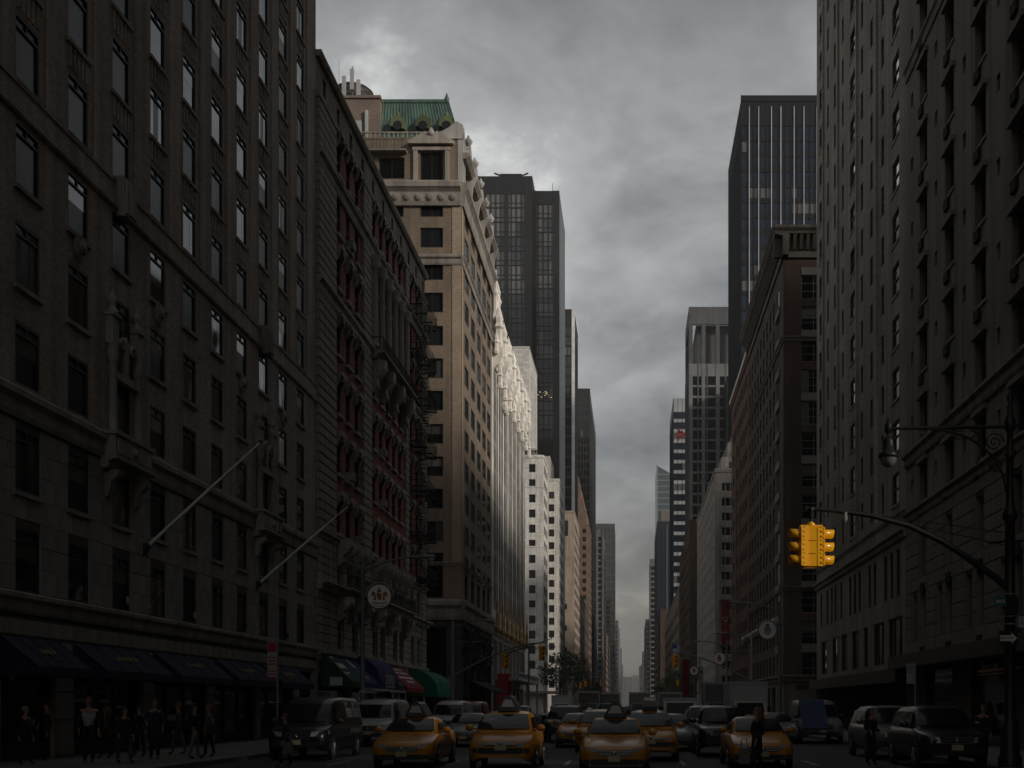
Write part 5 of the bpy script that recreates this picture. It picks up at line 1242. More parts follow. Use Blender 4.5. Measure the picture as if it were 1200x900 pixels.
def car_parts(kind, pm, root, taxi=0, rear_dark=False):
    K = KINDS[kind]; hw = max(s[3] for s in K['st']); b = MB()
    def loft(secs):
        n = len(secs[0]); vs = [p for s in secs for p in s]; fs = []
        for i in range(len(secs) - 1):
            for k in range(n - 1): fs.append((i * n + k, i * n + k + 1, (i + 1) * n + k + 1, (i + 1) * n + k))
        b.mesh(vs, fs, 0, True); b.face(list(secs[0])[::-1], 0); b.face(secs[-1], 0)
    secs = []
    for y, zb, zt, w in K['st']:
        h = zt - zb
        half = [(w * .86, zb), (w * .97, zb + .12 * h), (w, zb + .42 * h), (w * .99, zb + .72 * h), (w * .955, zt - .05), (w * .88, zt - .008), (w * .5, zt + .012)]
        secs.append([(-x, y, z) for x, z in half] + [(0, y, zt + .018)] + [(x, y, z) for x, z in half[::-1]])
    loft(secs)
    secs = []
    for y, zt, wt, wb in K['cab']:
        bz = K['belt'] - .06; h = max(.02, zt - bz)
        half = [(wb, bz), (wb + (wt - wb) * .3, bz + h * .34), (wb + (wt - wb) * .72, bz + h * .72), (wt + .005, bz + h * .9), (wt * .9, zt - .012), (wt * .5, zt + .012)]
        secs.append([(-x, y, z) for x, z in half] + [(0, y, zt + .018)] + [(x, y, z) for x, z in half[::-1]])
    loft(secs)
    body = b.build('body', pm, root)
    y0, z0, y1, z1, w0, w1 = K['ws']
    g = MB(); vs = []; fs = []
    nrm = Vector((0, -(z1 - z0), y1 - y0)).normalized()
    for j in range(5):
        t = j / 4; 
        for i in range(9):
            s = i / 4 - 1; w = w0 + (w1 - w0) * t
            p = Vector((s * w, y0 + (y1 - y0) * t + .10 * s * s, z0 + (z1 - z0) * t)) + nrm * (.055 + .025 * math.sin(t * math.pi))
            vs.append(p)
    for j in range(4):
        for i in range(8): fs.append((j * 9 + i, j * 9 + i + 1, j * 9 + i + 10, j * 9 + i + 9))
    g.mesh(vs, fs, 0, True); g.build('windscreen', G_car, root)
    wb0 = K['cab'][2][3]; wt0 = K['cab'][3][2]; H = K['H']; bz = K['belt']
    for (a, c, e, d) in K['sg']:       # bottom front, top front, bottom rear, top rear (y)
        if d < c: c = d
        for q in (-1, 1):
            g = MB(); zt = H - .17; zb = bz + .05
            f = lambda z: wb0 + (wt0 + .01 - wb0) * (z - bz) / (H - bz) + .028
            g.face([(q * f(zb), a, zb), (q * f(zb), e, zb), (q * f(zt), d if d > c else e, zt), (q * f(zt), c, zt)]); g.build('side_window', G_car, root)
    yf = K['st'][0][0]; lz = K['lz']; g0, g1 = K['gz']
    for q in (-1, 1):
        l = MB(); top = lz + .12 if kind in ('suv', 'van') else lz + .06; dn = lz - .07
        pts = [(q * .42 * hw / .91, yf - .03, dn), (q * .76 * hw / .91, yf + .045, dn), (q * .985 * hw, yf + .42, dn + .08), (q * .965 * hw, yf + .46, top), (q * .74 * hw / .91, yf + .1, top + .0), (q * .46 * hw / .91, yf - .0, top - .04)]
        inn = [(p[0] * .93, p[1] + .14, p[2]) for p in pts]
        l.mesh(pts + inn, [tuple(range(6))] + [(i, (i + 1) % 6, 6 + (i + 1) % 6, 6 + i) for i in range(6)]); l.build('headlight', M_lamp, root)
        m = MB(); my = K['ws'][0] + .35; m.lathe((q * (hw + .0), my, bz + .13), [(.05, 0), (.08, .03), (.095, .1), (.09, .18), (.04, .23)], 8, axis='x')
        if q < 0: m.v = [(-(x), y, z) for x, y, z in m.v] if False else [(2 * q * hw - x, y, z) for x, y, z in m.v]
        m.box(q * (hw - .12), q * (hw + .05), my - .02, my + .03, bz + .08, bz + .12); m.build('wing_mirror', pm if kind != 'van' else M_trim, root)
    gr = MB(); gr.box(-.44, .44, yf - .035, yf + .1, g0, g1)
    go = gr.build('grille', M_trim, root); ch = MB()
    for k in range(3): z = g0 + (g1 - g0) * (k + .5) / 3; ch.box(-.43, .43, yf - .05, yf - .03, z - .012, z + .012)
    ch.lathe((0, yf - .035, (g0 + g1) / 2), [(.055, 0), (.05, -.03), (.02, -.035)], 12, axis='y'); ch.build('chrome_bar', M_chrome, go)
    bp = MB(); bp.box(-.62, .62, yf - .03, yf + .1, g0 - .24, g0 - .09)
    for q in (-1, 1): bp.box(q * .64, q * .80, yf - .015, yf + .2, g0 - .22, g0 - .1)
    bp.build('lower_intake', M_trim, root)
    pl = MB(); pl.box(-.16, .16, yf - .05, yf - .032, g0 - .15, g0 - .0); pl.build('number_plate', M_plate, root)
    for wy in K['wy']:
        for q in (-1, 1):
            r = K['wr']
            a = MB(); a.lathe((q * (hw - .10), wy, r), [(r + .07, 0), (r + .07, q * .112)], 20, axis='x'); a.build('wheel_arch', M_trim, root)
            w = MB(); w.lathe((q * (hw - .11), wy, r), [(r * .96, 0), (r, q * .03), (r, q * .11), (r * .93, q * .128), (r * .66, q * .13)], 20, axis='x'); wo = w.build('wheel', M_tyre, root)
            w = MB(); w.lathe((q * (hw - .11), wy, r), [(r * .66, q * .1), (r * .64, q * .134), (r * .3, q * .125), (.05, q * .14)], 14, axis='x')
            for k in range(5):
                an = k * 2 * math.pi / 5; c, s = math.cos(an), math.sin(an)
                w.tube([(q * (hw + .024), wy, r), (q * (hw + .024), wy + c * r * .6, r + s * r * .6)], .022, 4)
            w.build('rim', M_rim, wo)
    tl = MB(); yr = K['st'][-1][0]
    for q in (-1, 1): tl.box(q * .6, q * .84, yr - .06, yr + .02, lz, lz + .2)
    tl.build('tail_light', M_red, root)
    if taxi:
        s = MB(); s.box(-.24, .24, -.02 - .25, .02 - .25, H + .005, H + .13); s.build('roof_lamp', M_ad, root)
        if taxi == 1:
            s = MB(); zz = H + .02
            s.prism([(x, -.18, zz + z) for x, z in ((-.33, 0), (.33, 0), (.3, .08), (.13, .38), (.05, .44), (-.05, .44), (-.13, .38), (-.3, .08))], (0, 1.15, 0)); ro = s.build('roof_advert', M_ad, root)
            s = MB(); s.prism([(x, -.195, zz + z) for x, z in ((-.2, .1), (.2, .1), (.1, .32), (-.1, .32))], (0, .012, 0)); s.build('advert_end', M_grey, ro)
        if taxi == 2:
            s = MB(); s.prism([(x, -.1, H + .02 + z) for x, z in ((-.26, 0), (.26, 0), (.2, .3), (-.2, .3))], (0, 1.2, 0)); ro = s.build('roof_advert', M_grey, root)
            s = MB(); s.box(-.2, .2, -.12, -.1, H + .34, H + .44); s.build('advert_end', M_white, ro)
CARS = {}
def car(kind, pm, x, Y, label, cat, name, taxi=0, rz=0.0, group=None):
    """Y is the depth of the front bumper"""
    key = (kind, pm.name, taxi); fl = -KINDS[kind]['st'][0][0]
    loc = (x, Y + fl, -.15) if abs(rz) < 1 else (x, Y, -.15)
    if key in CARS:
        r = copy_tree(CARS[key]); r.location = loc; r.rotation_euler = (0, 0, rz)
        tag(r, label, cat, group)
    else:
        r = thing(name, label, cat, loc, rz, group); car_parts(kind, pm, r, taxi); CARS[key] = r
    return r
GT = 'yellow taxis in the traffic'; GC = 'cars waiting in the traffic'
c = car('sedan', P_tx, -6.55, 34, 'yellow taxi sedan beside the black lettered van, leftmost taxi', 'taxi', 'yellow_taxi', 1, group=GT)
car('hatch', P_tx, -3.62, 33, 'tall yellow taxi with rounded nose, between the leftmost taxi and the middle one', 'taxi', 'yellow_taxi', 1, group=GT)
car('sedan', P_tx, -.45, 31, 'yellow taxi sedan in the middle of the road, nearest the camera', 'taxi', 'yellow_taxi', 1, group=GT)
car('hatch', P_tx, .62, 38.5, 'yellow taxi with a pale roof advert, close behind the nearest taxi', 'taxi', 'yellow_taxi', 2, group=GT)
car('hatch', P_tx, -1.25, 45.5, 'yellow taxi half hidden behind the left side of the nearest taxi', 'taxi', 'yellow_taxi', 0, group=GT)
car('sedan', P_tx, -2.35, 51, 'small distant yellow taxi left of the half hidden one', 'taxi', 'yellow_taxi', 0, group=GT)
car('sedan', P_tx, 3.75, 34, 'yellow taxi behind the woman in black crossing the road', 'taxi', 'yellow_taxi', 0, group=GT)
car('hatch', P_tx, -3.6, 88, 'far yellow taxi beside the grey box truck', 'taxi', 'yellow_taxi', 1, group=GT)
car('sedan', P_sv, -7.35, 52, 'silver car between the leftmost taxi and the round nosed taxi', 'car', 'silver_car', group=GC)
car('suv', P_bk, -3.3, 58, 'black car behind the small distant taxi', 'car', 'black_car', group=GC)
car('sedan', P_gy, 1.65, 47, 'grey car behind the taxi with the pale roof advert', 'car', 'grey_car', group=GC)
car('suv', P_sv, 3.4, 53, 'silver car at the head of the lane right of the road gap', 'car', 'silver_car', group=GC)
car('suv', P_bk, 3.3, 41.5, 'black car with bright windscreen beside the taxi with the crossing woman', 'car', 'black_car', group=GC)
car('sedan', P_sv, 7.0, 56, 'grey silver car between the white box truck and the tarp covered van', 'car', 'silver_car', group=GC)
car('van', P_wh, -10.9, 70, 'long white van in front of the red awning', 'van', 'white_van', group='parked vans')
car('van', P_rd, -11.3, 82, 'dark red van behind the long white van', 'van', 'dark_red_van', group='parked vans')
car('suv', P_sv, -6.3, 108, 'silver people carrier turning broadside across the road', 'car', 'silver_people_carrier', rz=math.radians(-82))
car('suv', P_gy, 8.95, 39.5, 'large grey car at the right kerb with its bonnet toward the crossing', 'car', 'large_grey_car', group=GC)
car('suv', P_bk, 9.0, 33, 'black car in deep shade by the lamp post at the right edge', 'car', 'black_car', group=GC)
rnd = random.Random(4)
far = [('sedan', P_gy, -9.4, 92, 'far grey car near the left kerb behind the red van'), ('suv', P_wh, -9.6, 101, 'far white car near the left kerb'), ('sedan', P_bk, .9, 66, 'far black car behind the grey one in the middle lane'), ('suv', P_gy, -.8, 74, 'far grey car in the centre of the road'), ('sedan', P_sv, 1.9, 92, 'far silver car right of the road centre'), ('suv', P_bk, 5.6, 96, 'far black car in the right lane'), ('sedan', P_wh, -4.2, 128, 'very far white car left of the centre'), ('suv', P_gy, 2.0, 150, 'very far grey car right of the centre'), ('sedan', P_bk, -8.2, 139, 'very far black car on the left'), ('suv', P_wh, 5.2, 138, 'very far white car on the right')]
for k, pm, x, y, lb in far: car(k, pm, x, y, lb, 'car', pm.name.replace('car_paint_', '') + '_car', group='cars far down the avenue')
# black lettered van
r = car('van', P_bk, -10.95, 39, 'black cargo van with white script lettering on its street side', 'van', 'black_van', group='parked vans')
wl = mat('lettering_white', (.4, .4, .4), bump=0)
put_text('Fine Floral', .52, wl, r, (1.012, .9, 1.62), (math.pi / 2, 0, math.pi / 2), (1.0, 1.5, 1)).rotation_euler = (math.radians(82), 0, math.pi / 2)
q = MB()
for a, e in ((.6, .95), (1.05, 1.55), (1.65, 2.2)): q.box(1.0, 1.012, a, e, .86, 1.0)
q.build('print_patch', mat('lettering_grey', (.16, .16, .16), bump=0), r)
r = car('van', P_wh, -11.6, 52.5, 'white van carrying a ladder rack on its roof', 'van', 'white_van', group='parked vans')
q = MB()
for x in (-.7, .7): q.tube([(x, -1.2, 2.42), (x, 2.4, 2.42)], .03, 6)
for y in (-1.0, .5, 2.2): q.tube([(-.75, y, 2.06), (-.75, y, 2.5), (.75, y, 2.5), (.75, y, 2.06)], .03, 6)
for x in (-.4, -.1): q.tube([(x, -1.4, 2.55), (x, 2.6, 2.55)], .025, 5)
for k in range(12): q.tube([(-.4, -1.2 + .32 * k, 2.55), (-.1, -1.2 + .32 * k, 2.55)], .018, 4)
q.build('roof_rack', M_frame_wt, r)
r = car('van', P_sv, 9.0, 56, 'silver van with a blue tarp over its windscreen', 'van', 'silver_van', group='parked vans')
tp = thing('blue_tarp', 'blue tarp draped over the front of the silver van', 'tarp', (9.0, 56 + 2.75, -.15)); q = MB(); vs = []; fs = []
for j in range(8):
    for i in range(9):
        t = j / 7; s = i / 8; y = -2.82 + (1.55 * t if t > .35 else .55 * t); z = .95 + 1.0 * max(0, (t - .1)) + .03 * math.sin(i * 1.7 + j)
        vs.append((-.98 + 1.2 * s, -1.2 - 1.6 * (1 - t) - .16, .75 + 1.35 * t + .03 * math.sin(i * 2.1 + j * 1.3)))
for j in range(7):
    for i in range(8): fs.append((j * 9 + i, j * 9 + i + 1, j * 9 + i + 10, j * 9 + i + 9))
q.mesh(vs, fs, 0, True); q.build('tarp_sheet', mat('tarp_blue', (.014, .03, .11), rough=.6), tp)
def truck(x, Y, label, boxm, cabm, bw=2.3, bh=2.3, blen=5.0, cab='low', name='box_truck', group='trucks in the traffic'):
    t = thing(name, label, 'truck', (x, Y, -.15), 0, group)
    b = MB(); h = bw / 2
    b.box(-h, h, 2.0, 2.0 + blen, .95, .95 + bh); bo = b.build('cargo_box', boxm, t)
    e = MB(); e.box(-h - .03, h + .03, 1.96, 2.0, .95 + bh - .16, .95 + bh + .03); e.box(-h - .03, -h + .08, 1.95, 2.0, .95, .95 + bh); e.box(h - .08, h + .03, 1.95, 2.0, .95, .95 + bh); e.build('edge_trim', M_frame_wt, bo)
    c = MB(); w = .98
    prof = [(0, .45), (-.05, .95), (.12, 1.12), (.75, 1.25), (1.15, 2.02), (1.9, 2.08), (1.95, .45)]
    c.prism([(-w, y, z) for y, z in prof], (2 * w, 0, 0)); c.build('cab', cabm, t)
    g = MB(); a = Vector((0, .74, 1.29)); e_ = Vector((0, 1.1, 1.96)); n = Vector((0, -.67, .36)).normalized() * .03
    g.face([a + n + Vector((-.86, 0, 0)), a + n + Vector((.86, 0, 0)), e_ + n + Vector((.78, 0, 0)), e_ + n + Vector((-.78, 0, 0))]); g.build('windscreen', G_car, t)
    for q in (-1, 1):
        s = MB(); s.face([(q * (w + .01), 1.0, 1.35), (q * (w + .01), 1.75, 1.3), (q * (w + .01), 1.75, 1.9), (q * (w + .01), 1.22, 1.9)]); s.build('side_window', G_car, t)
        l = MB(); l.box(q * .6, q * .9, -.08, .05, .72, .92); l.build('headlight', M_lamp, t)
        m = MB(); m.box(q * (w + .05), q * (w + .25), .8, .86, 1.35, 1.75); m.build('wing_mirror', M_trim, t)
        for y in (.75, 2.0 + blen - 1.2):
            k = MB(); k.lathe((q * .82, y, .45), [(.44, 0), (.45, q * .05), (.45, q * .2), (.3, q * .22)], 16, axis='x'); ko = k.build('wheel', M_tyre, t)
            k = MB(); k.lathe((q * .82, y, .45), [(.28, q * .2), (.24, q * .24), (.06, q * .26)], 12, axis='x'); k.build('rim', M_rim, ko)
    g = MB(); g.box(-.55, .55, -.09, 0, .6, .95); g.build('grille', M_trim, t); g = MB(); g.box(-1, 1, -.12, 0, .38, .58); g.build('bumper', M_chrome, t)
    return t
truck(7.15, 71, 'white box truck parked on the right under the round blue crest sign', P_wh, P_wh)
truck(2.9, 70, 'white flat fronted truck left of the silver car in the right lanes', P_wh, P_wh, 2.0, 1.3, 3.5)
truck(-7.8, 132, 'white box truck far off by the trees on the left', P_wh, P_wh, 2.3, 2.0)
truck(-4.3, 118, 'brown grey box truck left of the centre line', mat('box_brown', (.14, .13, .12)), P_gy, 2.2, 2.3)
truck(-2.4, 122, 'box truck with a white roof edge in the middle distance', P_gy, P_wh, 2.4, 2.2)
truck(.9, 128, 'pale grey box truck in the middle of the avenue', P_sv, P_gy, 2.3, 2.3)
truck(6.4, 87, 'round topped grey van truck left of the white box truck', P_gy, P_gy, 2.0, 2.6, 4.0)
truck(3.9, 118, 'grey box truck far off in the right lanes', P_gy, P_gy, 2.3, 2.2)

# ------------------------------------------------------------------ lamps, signals, signs
M_sig = mat('signal_yellow', (1.0, .47, .007), rough=.35, var=.05, bump=.02, coat=.4)
def visor_head(parent, yaw, z0=0.0, off=.17, lens=True):
    """three section head; faces local -y before yaw"""
    c, s = math.cos(yaw), math.sin(yaw)
    R = lambda x, y, z: (x * c - y * s, x * s + y * c, z + z0)
    b = MB(); b.box(-.17, .17, -.19, 0, 0, 1.05)
    for k in range(3): b.box(-.185, .185, -.2, -.16, .35 * k + .02, .35 * k + .33)
    for k in range(4): b.box(-.19, .19, -.12, -.08, .35 * k - .012, .35 * k + .012)
    for k in range(3):
        for q in (-1, 1): b.box(q * .17, q * .2, -.15, -.1, .35 * k + .08, .35 * k + .12); b.box(q * .17, q * .2, -.15, -.1, .35 * k + .22, .35 * k + .26)
    b.v = [R(x, y - off, z) for x, y, z in b.v]; ho = b.build('signal_head', M_sig, parent)
    for k in range(3):
        v = MB(); vs = []; fs = []; n = 20
        for j, (yy, rr) in enumerate(((-.2, .125), (-.48, .128), (-.48, .118), (-.2, .115))):
            for i in range(n + 1):
                a = math.radians(-60 + 300 * i / n) ; ln = yy if j in (0, 3) else yy + .035 * (1 - math.sin(a)) / 2
                vs.append(R(rr * math.cos(a), ln - off, .175 + .35 * k + rr * math.sin(a)))
        for j in range(3):
            for i in range(n): fs.append((j * (n + 1) + i, j * (n + 1) + i + 1, (j + 1) * (n + 1) + i + 1, (j + 1) * (n + 1) + i))
        v.mesh(vs, fs, 0, True); v.build('visor', M_sig, ho)
        l = MB(); l.lathe((0, 0, 0), [(.11, 0), (.09, -.03), (.03, -.045)], 14, axis='y')
        l.v = [R(x, y - .205 - off, z + .175 + .35 * k) for x, y, z in l.v]; l.build('lens', mat('lens_dark', (.012, .012, .012), rough=.25, bump=0), ho)
    return ho
def corner_post():
    X0, Y0 = 10.2, 32.2; s = F / Y0
    xx = lambda px: (px - VX) / s; zz = lambda py: CH + (VY - py) / s
    t = thing('ornate_lamp_post', 'black ornate lamp post with scrolled arm, hanging lantern and long signal arm', 'lamp post', (X0, Y0, 0))
    p = MB(); p.lathe((0, 0, 0), [(.32, 0), (.32, .25), (.26, .35), (.24, 1.1), (.2, 1.2), (.15, 1.3), (.145, 4.2), (.19, 4.25), (.19, 4.5), (.14, 4.6), (.13, 6.6), (.2, 6.7), (.21, 6.85), (.15, 6.95), (.11, 7.2), (.1, 8.3), (.15, 8.4), (.09, 8.5), (.085, 9.0), (.15, 9.1), (.15, 9.35), (.08, 9.5), (.09, 9.7), (.05, 9.8), (.1, 9.95), (.02, 10.15)], 14)
    p.build('post', M_iron, t)
    az = zz(500); ax = xx(1041) - X0
    a = MB(); a.tube([(.45, 0, az - .1), (.5, 0, az - .28), (.42, 0, az - .32)], .04, 6); a.tube([(-.05, 0, az), (.3, 0, az + .03), (.45, 0, az - .1)], .045, 6); a.tube([(0, 0, az), (ax, 0, az - .05)], .045, 8)
    cv = [(-.12, 0, az - 1.75)] + [(-.12 - 2.05 * (1 - math.cos(k * math.pi / 24)), 0, az - 1.75 + 1.68 * math.sin(k * math.pi / 24)) for k in range(1, 13)]
    a.tube(cv, .032, 6); a.build('lamp_arm', M_iron, t)
    def spiral(cx, cz, r, turns, d=1, a0=0): return [(cx + r * (1 - k / 34) * math.cos(a0 + d * turns * 2 * math.pi * k / 30), 0, cz + r * (1 - k / 34) * math.sin(a0 + d * turns * 2 * math.pi * k / 30)) for k in range(30)]
    for args in ((-.42, az - .42, .26, 2.0, 1, 0), (-.42, az - .98, .2, 1.8, -1, 0), (-1.35, az - .24, .14, 1.5, 1, 1.0), (-.95, az - .3, .18, 1.2, -1, 2.0), (-2.35, az - .16, .09, 1.5, 1, 0)):
        q = MB(); q.tube(spiral(*args), .02, 5); q.build('scroll', M_iron, t)
    q = MB(); q.tube([(-1.05, 0, az - .06), (-.85, 0, az - .25), (-.78, 0, az - .7), (-.9, 0, az - 1.0)], .022, 5); q.tube([(-.12, 0, az - 1.3), (-.3, 0, az - 1.2), (-.45, 0, az - 1.2)], .02, 5); q.build('scroll', M_iron, t)
    l = MB(); l.lathe((ax, 0, az - .05), [(.03, .28), (.05, .2), (.1, .1), (.1, -.08), (.05, -.14), (.05, -.2), (.13, -.26), (.15, -.36), (.17, -.6), (.26, -.68), (.27, -.78), (.24, -.8)], 16); lo = l.build('lantern', M_iron, t)
    g = MB(); g.lathe((ax, 0, az - .85), [(.23, 0), (.22, -.08), (.17, -.17), (.09, -.23), (.02, -.25)], 16); g.build('glass_bowl', glass('bowl_glass', (.2, .2, .19), ior=1.45, rough=.25, var=.05), lo)
    # long curved arm that carries the signal
    pts = [(1181, 690), (1168, 678), (1140, 658), (1105, 635), (1065, 616), (1020, 604), (975, 598), (944, 596)]
    a = MB(); a.tube([(xx(u) - X0, 0, zz(v)) for u, v in pts], [.1, .095, .09, .082, .075, .068, .06, .055], 8); a.build('signal_arm', M_iron, t)
    w = MB(); w.tube([(0, 0, zz(625)), (xx(960) - X0, .02, zz(594))], .012, 4); w.tube([(0, 0, zz(640)), (xx(1010) - X0, -.02, zz(602))], .012, 4); w.tube([(-.6, 0, zz(636)), (.9, 0, zz(632))], .03, 5); w.build('guy_wire', M_iron, t)
    f = MB(); f.lathe((xx(990) - X0, -.05, zz(612)), [(.03, 0), (.07, .08), (.05, .2), (.06, .26)], 8); f.build('cable_clamp', M_grey, t)
    bx = MB(); bx.box(-.17, .17, -.2, .2, zz(720), zz(700)); bx.build('control_box', M_iron, t)
    for k, (v) in enumerate((697, 707, 713, 723, 732)): q = MB(); q.lathe((0, 0, zz(v)), [(.165, 0), (.165, .035)], 12); q.build('band', M_grey, t)
    # traffic signal hanging from the arm
    sx = xx(950.5); sz = zz(664)
    g = thing('traffic_signal', 'bright yellow three way traffic signal hanging from the long curved arm', 'traffic light', (sx, Y0, sz))
    for yaw in (math.pi, -math.pi / 2 + .2, math.pi / 2 + .08):
        visor_head(g, yaw, 0, .14)
    k = MB(); k.box(-.3, .3, -.1, .1, 1.05, 1.11); k.lathe((0, 0, 1.08), [(.11, 0), (.12, .06), (.06, .12)], 10); k.box(-.2, .2, -.1, .1, -.05, 0.0)
    k.box(-.15, .15, -.145, -.11, 0, 1.05); k.build('top_bracket', M_sig, g)
    for z in (.33, .68): k = MB(); k.box(-.1, .1, -.152, -.144, z, z + .012); k.build('seam', M_dark, g)
    k = MB(); k.tube([(0, 0, 1.15), (0, 0, zz(598) - sz)], .045, 8); k.lathe((0, 0, 1.3), [(.07, 0), (.09, .05), (.07, .2), (.1, .25), (.06, .3)], 10); k.build('hanger', M_iron, g)
    # signs on the post
    def board(name, label, x, z, w, h, m, d=.03, rz=0):
        b = thing(name, label, 'sign', (X0 + x, Y0 - .2, z), rz); q = MB(); q.box(-w / 2, w / 2, 0, d, 0, h); q.build('plate', m, b); return b
    gs = mat('sign_green', (.02, .14, .1), rough=.5, bump=0)
    b = board('street_name_sign', 'green street name sign left of the ornate post', -.32, zz(711), .3, .26, gs)
    q = MB(); q.box(-.12, .02, -.006, 0, .09, .17); q.box(.05, .12, -.006, 0, .09, .17); q.build('lettering_block', M_frame_wt, b)
    b = board('street_name_sign', 'green and white street name sign right of the ornate post', .62, zz(736), .9, .3, gs)
    q = MB(); q.box(-.45, -.25, -.006, 0, 0, .3); q.build('white_panel', M_frame_wt, b); put_text('L', .2, gs, b, (-.35, -.01, .15)); put_text('C', .2, M_frame_wt, b, (-.1, -.01, .15))
    b = board('one_way_sign', 'black one way sign with white right arrow on the ornate post', -.1, zz(757), .5, .4, M_black)
    q = MB(); q.prism([(x, -.006, z) for x, z in ((-.23, .12), (.08, .12), (.08, .05), (.23, .2), (.08, .35), (.08, .28), (-.23, .28))], (0, .006, 0)); q.build('arrow', M_white, b)
    put_text('ONE WAY', .085, M_black, b, (-.07, -.012, .2))
corner_post()
def crest(parent, kind, m0, r):
    """round painted plate: white disc, rim, crest shapes; faces -y"""
    d = MB(); d.lathe((0, 0, 0), [(r, -.02), (r, .02)], 28, axis='y'); d.build('disc', M_white, parent)
    rim = MB(); rim.ring((0, 0, 0), r + .01, .03); rim.build('rim', mat('rim_redbrown', (.25, .08, .06), rough=.5, bump=0) if kind == 'lion' else M_grey, parent)
    def shape(pts, m, dy=-.026):
        q = MB(); q.prism([(x * r, dy, z * r) for x, z in pts], (0, .005, 0)); q.build('crest_shape', m, parent)
    gold = mat('crest_gold', (.45, .28, .06), bump=0); red = mat('crest_red', (.4, .03, .03), bump=0); blue = mat('crest_blue', (.04, .07, .3), bump=0); lb = mat('crest_sky', (.12, .32, .42), bump=0)
    if kind == 'lion':
        shape([(-.2, .28), (.2, .28), (.2, -.1), (.12, -.25), (0, -.34), (-.12, -.25), (-.2, -.1)], gold)
        shape([(-.2, .28), (0, .28), (0, .05), (-.2, .05)], red, -.03); shape([(0, .02), (.18, .02), (.12, -.2), (0, -.28)], blue, -.03)
        for q in (-1, 1):
            shape([(q * .24, -.3), (q * .28, .1), (q * .36, .36), (q * .5, .4), (q * .52, .18), (q * .44, .0), (q * .5, -.3), (q * .38, -.36)], gold if q > 0 else mat('crest_tan', (.35, .22, .1), bump=0))
            shape([(q * .52, .5), (q * .62, .3), (q * .64, -.1), (q * .5, .1)], blue if q < 0 else red)
        shape([(-.14, .36), (.14, .36), (.2, .56), (.08, .5), (0, .62), (-.08, .5), (-.2, .56)], red); shape([(-.08, .6), (.08, .6), (.06, .78), (-.06, .78)], gold)
        shape([(-.6, -.42), (-.3, -.5), (.3, -.5), (.6, -.42), (.62, -.54), (.3, -.62), (-.3, -.62), (-.62, -.54)], gold)
        for k in range(6):
            a = math.radians(-90 + (k - 2.5) * 17); o = put_text('CANADA'[k], r * .26, M_black, parent, (r * .84 * math.cos(a), -.03, r * .84 * math.sin(a))); o.rotation_euler = (math.pi / 2, -(a + math.pi / 2), 0)
    else:
        ell = [(.36 * math.cos(a), .48 * math.sin(a) - .08) for a in [k * math.pi / 10 for k in range(20)]]
        shape([(x * 1.12, (z + .08) * 1.1 - .08) for x, z in ell], M_black if kind == 'oval' else gold); shape(ell[:11], lb if kind == 'oval' else red, -.03); shape(ell[10:] + [ell[0]], M_frame_wt if kind == 'oval' else gold, -.03)
        shape([(-.26, .42), (.26, .42), (.2, .62), (0, .72), (-.2, .62)], mat('crest_orange', (.4, .12, .03), bump=0)); shape([(-.07, -.3), (.07, -.3), (.07, .1), (-.07, .1)], mat('crest_tan', (.35, .22, .1), bump=0), -.034)
LAMP = {}
def street_lamp(x, Y, label, d, H=8.5, arm=3.3, sign=None, slabel=None, sr=.56, group='street lamps along the avenue'):
    t = thing('street_lamp', label, 'street lamp', (x, Y, 0), 0, group)
    p = MB(); p.lathe((0, 0, 0), [(.2, 0), (.2, .6), (.13, .75), (.085, H), (.1, H + .12), (.02, H + .25)], 12); p.build('pole', M_steel, t)
    a = MB(); a.tube([(0, 0, H - .55), (d * arm * .3, 0, H - .12), (d * arm * .62, 0, H + .1), (d * arm * .8, 0, H + .12)], [.06, .055, .045, .04], 8); a.build('arm', M_steel, t)
    h = MB(); x0 = d * arm * .78; q = d * .66
    h.lathe((x0, 0, H + .1), [(.05, 0), (.1, q * .15), (.12, q * .5), (.13, q * .9), (.04, q)], 10, axis='x'); ho = h.build('lamp_head', M_frame_gy, t)
    g = MB(); g.lathe((x0 + q * .72, 0, H + .02), [(.15, 0), (.15, -.06), (.1, -.13), (.02, -.16)], 12); g.build('lamp_bowl', M_frame_wt, ho)
    if sign:
        z = H - 1.75; cxx = d * (sr + .22)
        br = MB(); br.tube([(0, 0, z + .05)] + [(cxx - d * (sr + .1) * math.cos(k * math.pi / 12), 0, z + (sr + .1) * math.sin(k * math.pi / 12)) for k in range(13)], .03, 6); br.build('sign_bracket', M_frame_wt, t)
        s = thing('medallion_sign', slabel, 'sign', (x + cxx, Y - .03, z), 0, 'round crest signs on the street lamps'); crest(s, sign, None, sr)
    return t
street_lamp(-12.55, 55.8, 'grey street lamp carrying the round lion crest sign, in front of the red brick house', 1, 8.5, 3.5, 'lion', 'round white sign with a gold, red and blue crest on the left street lamp')
street_lamp(10.15, 82, 'street lamp carrying the round blue and white oval crest, on the right', -1, 8.6, 3.3, 'oval', 'round white sign with a pale blue oval crest on the right', .6)
street_lamp(10.15, 127, 'second street lamp down the right kerb, below the red banner', -1, 8.4, 3.6, 'gold', 'smaller round sign with a gold crest under the red banner', .6)
street_lamp(10.15, 178, 'third street lamp down the right kerb', -1, 8.6, 3.6, 'gold', 'smallest round crest sign on the right, farthest away', .6)
street_lamp(-12.9, 150, 'street lamp before the white gothic building', 1, 9.0, 3.4)
street_lamp(-12.9, 205, 'far street lamp before the white brick house', 1, 9.4, 3.4)
street_lamp(-12.9, 260, 'farthest street lamp on the left by the tree', 1, 9.4, 3.4)
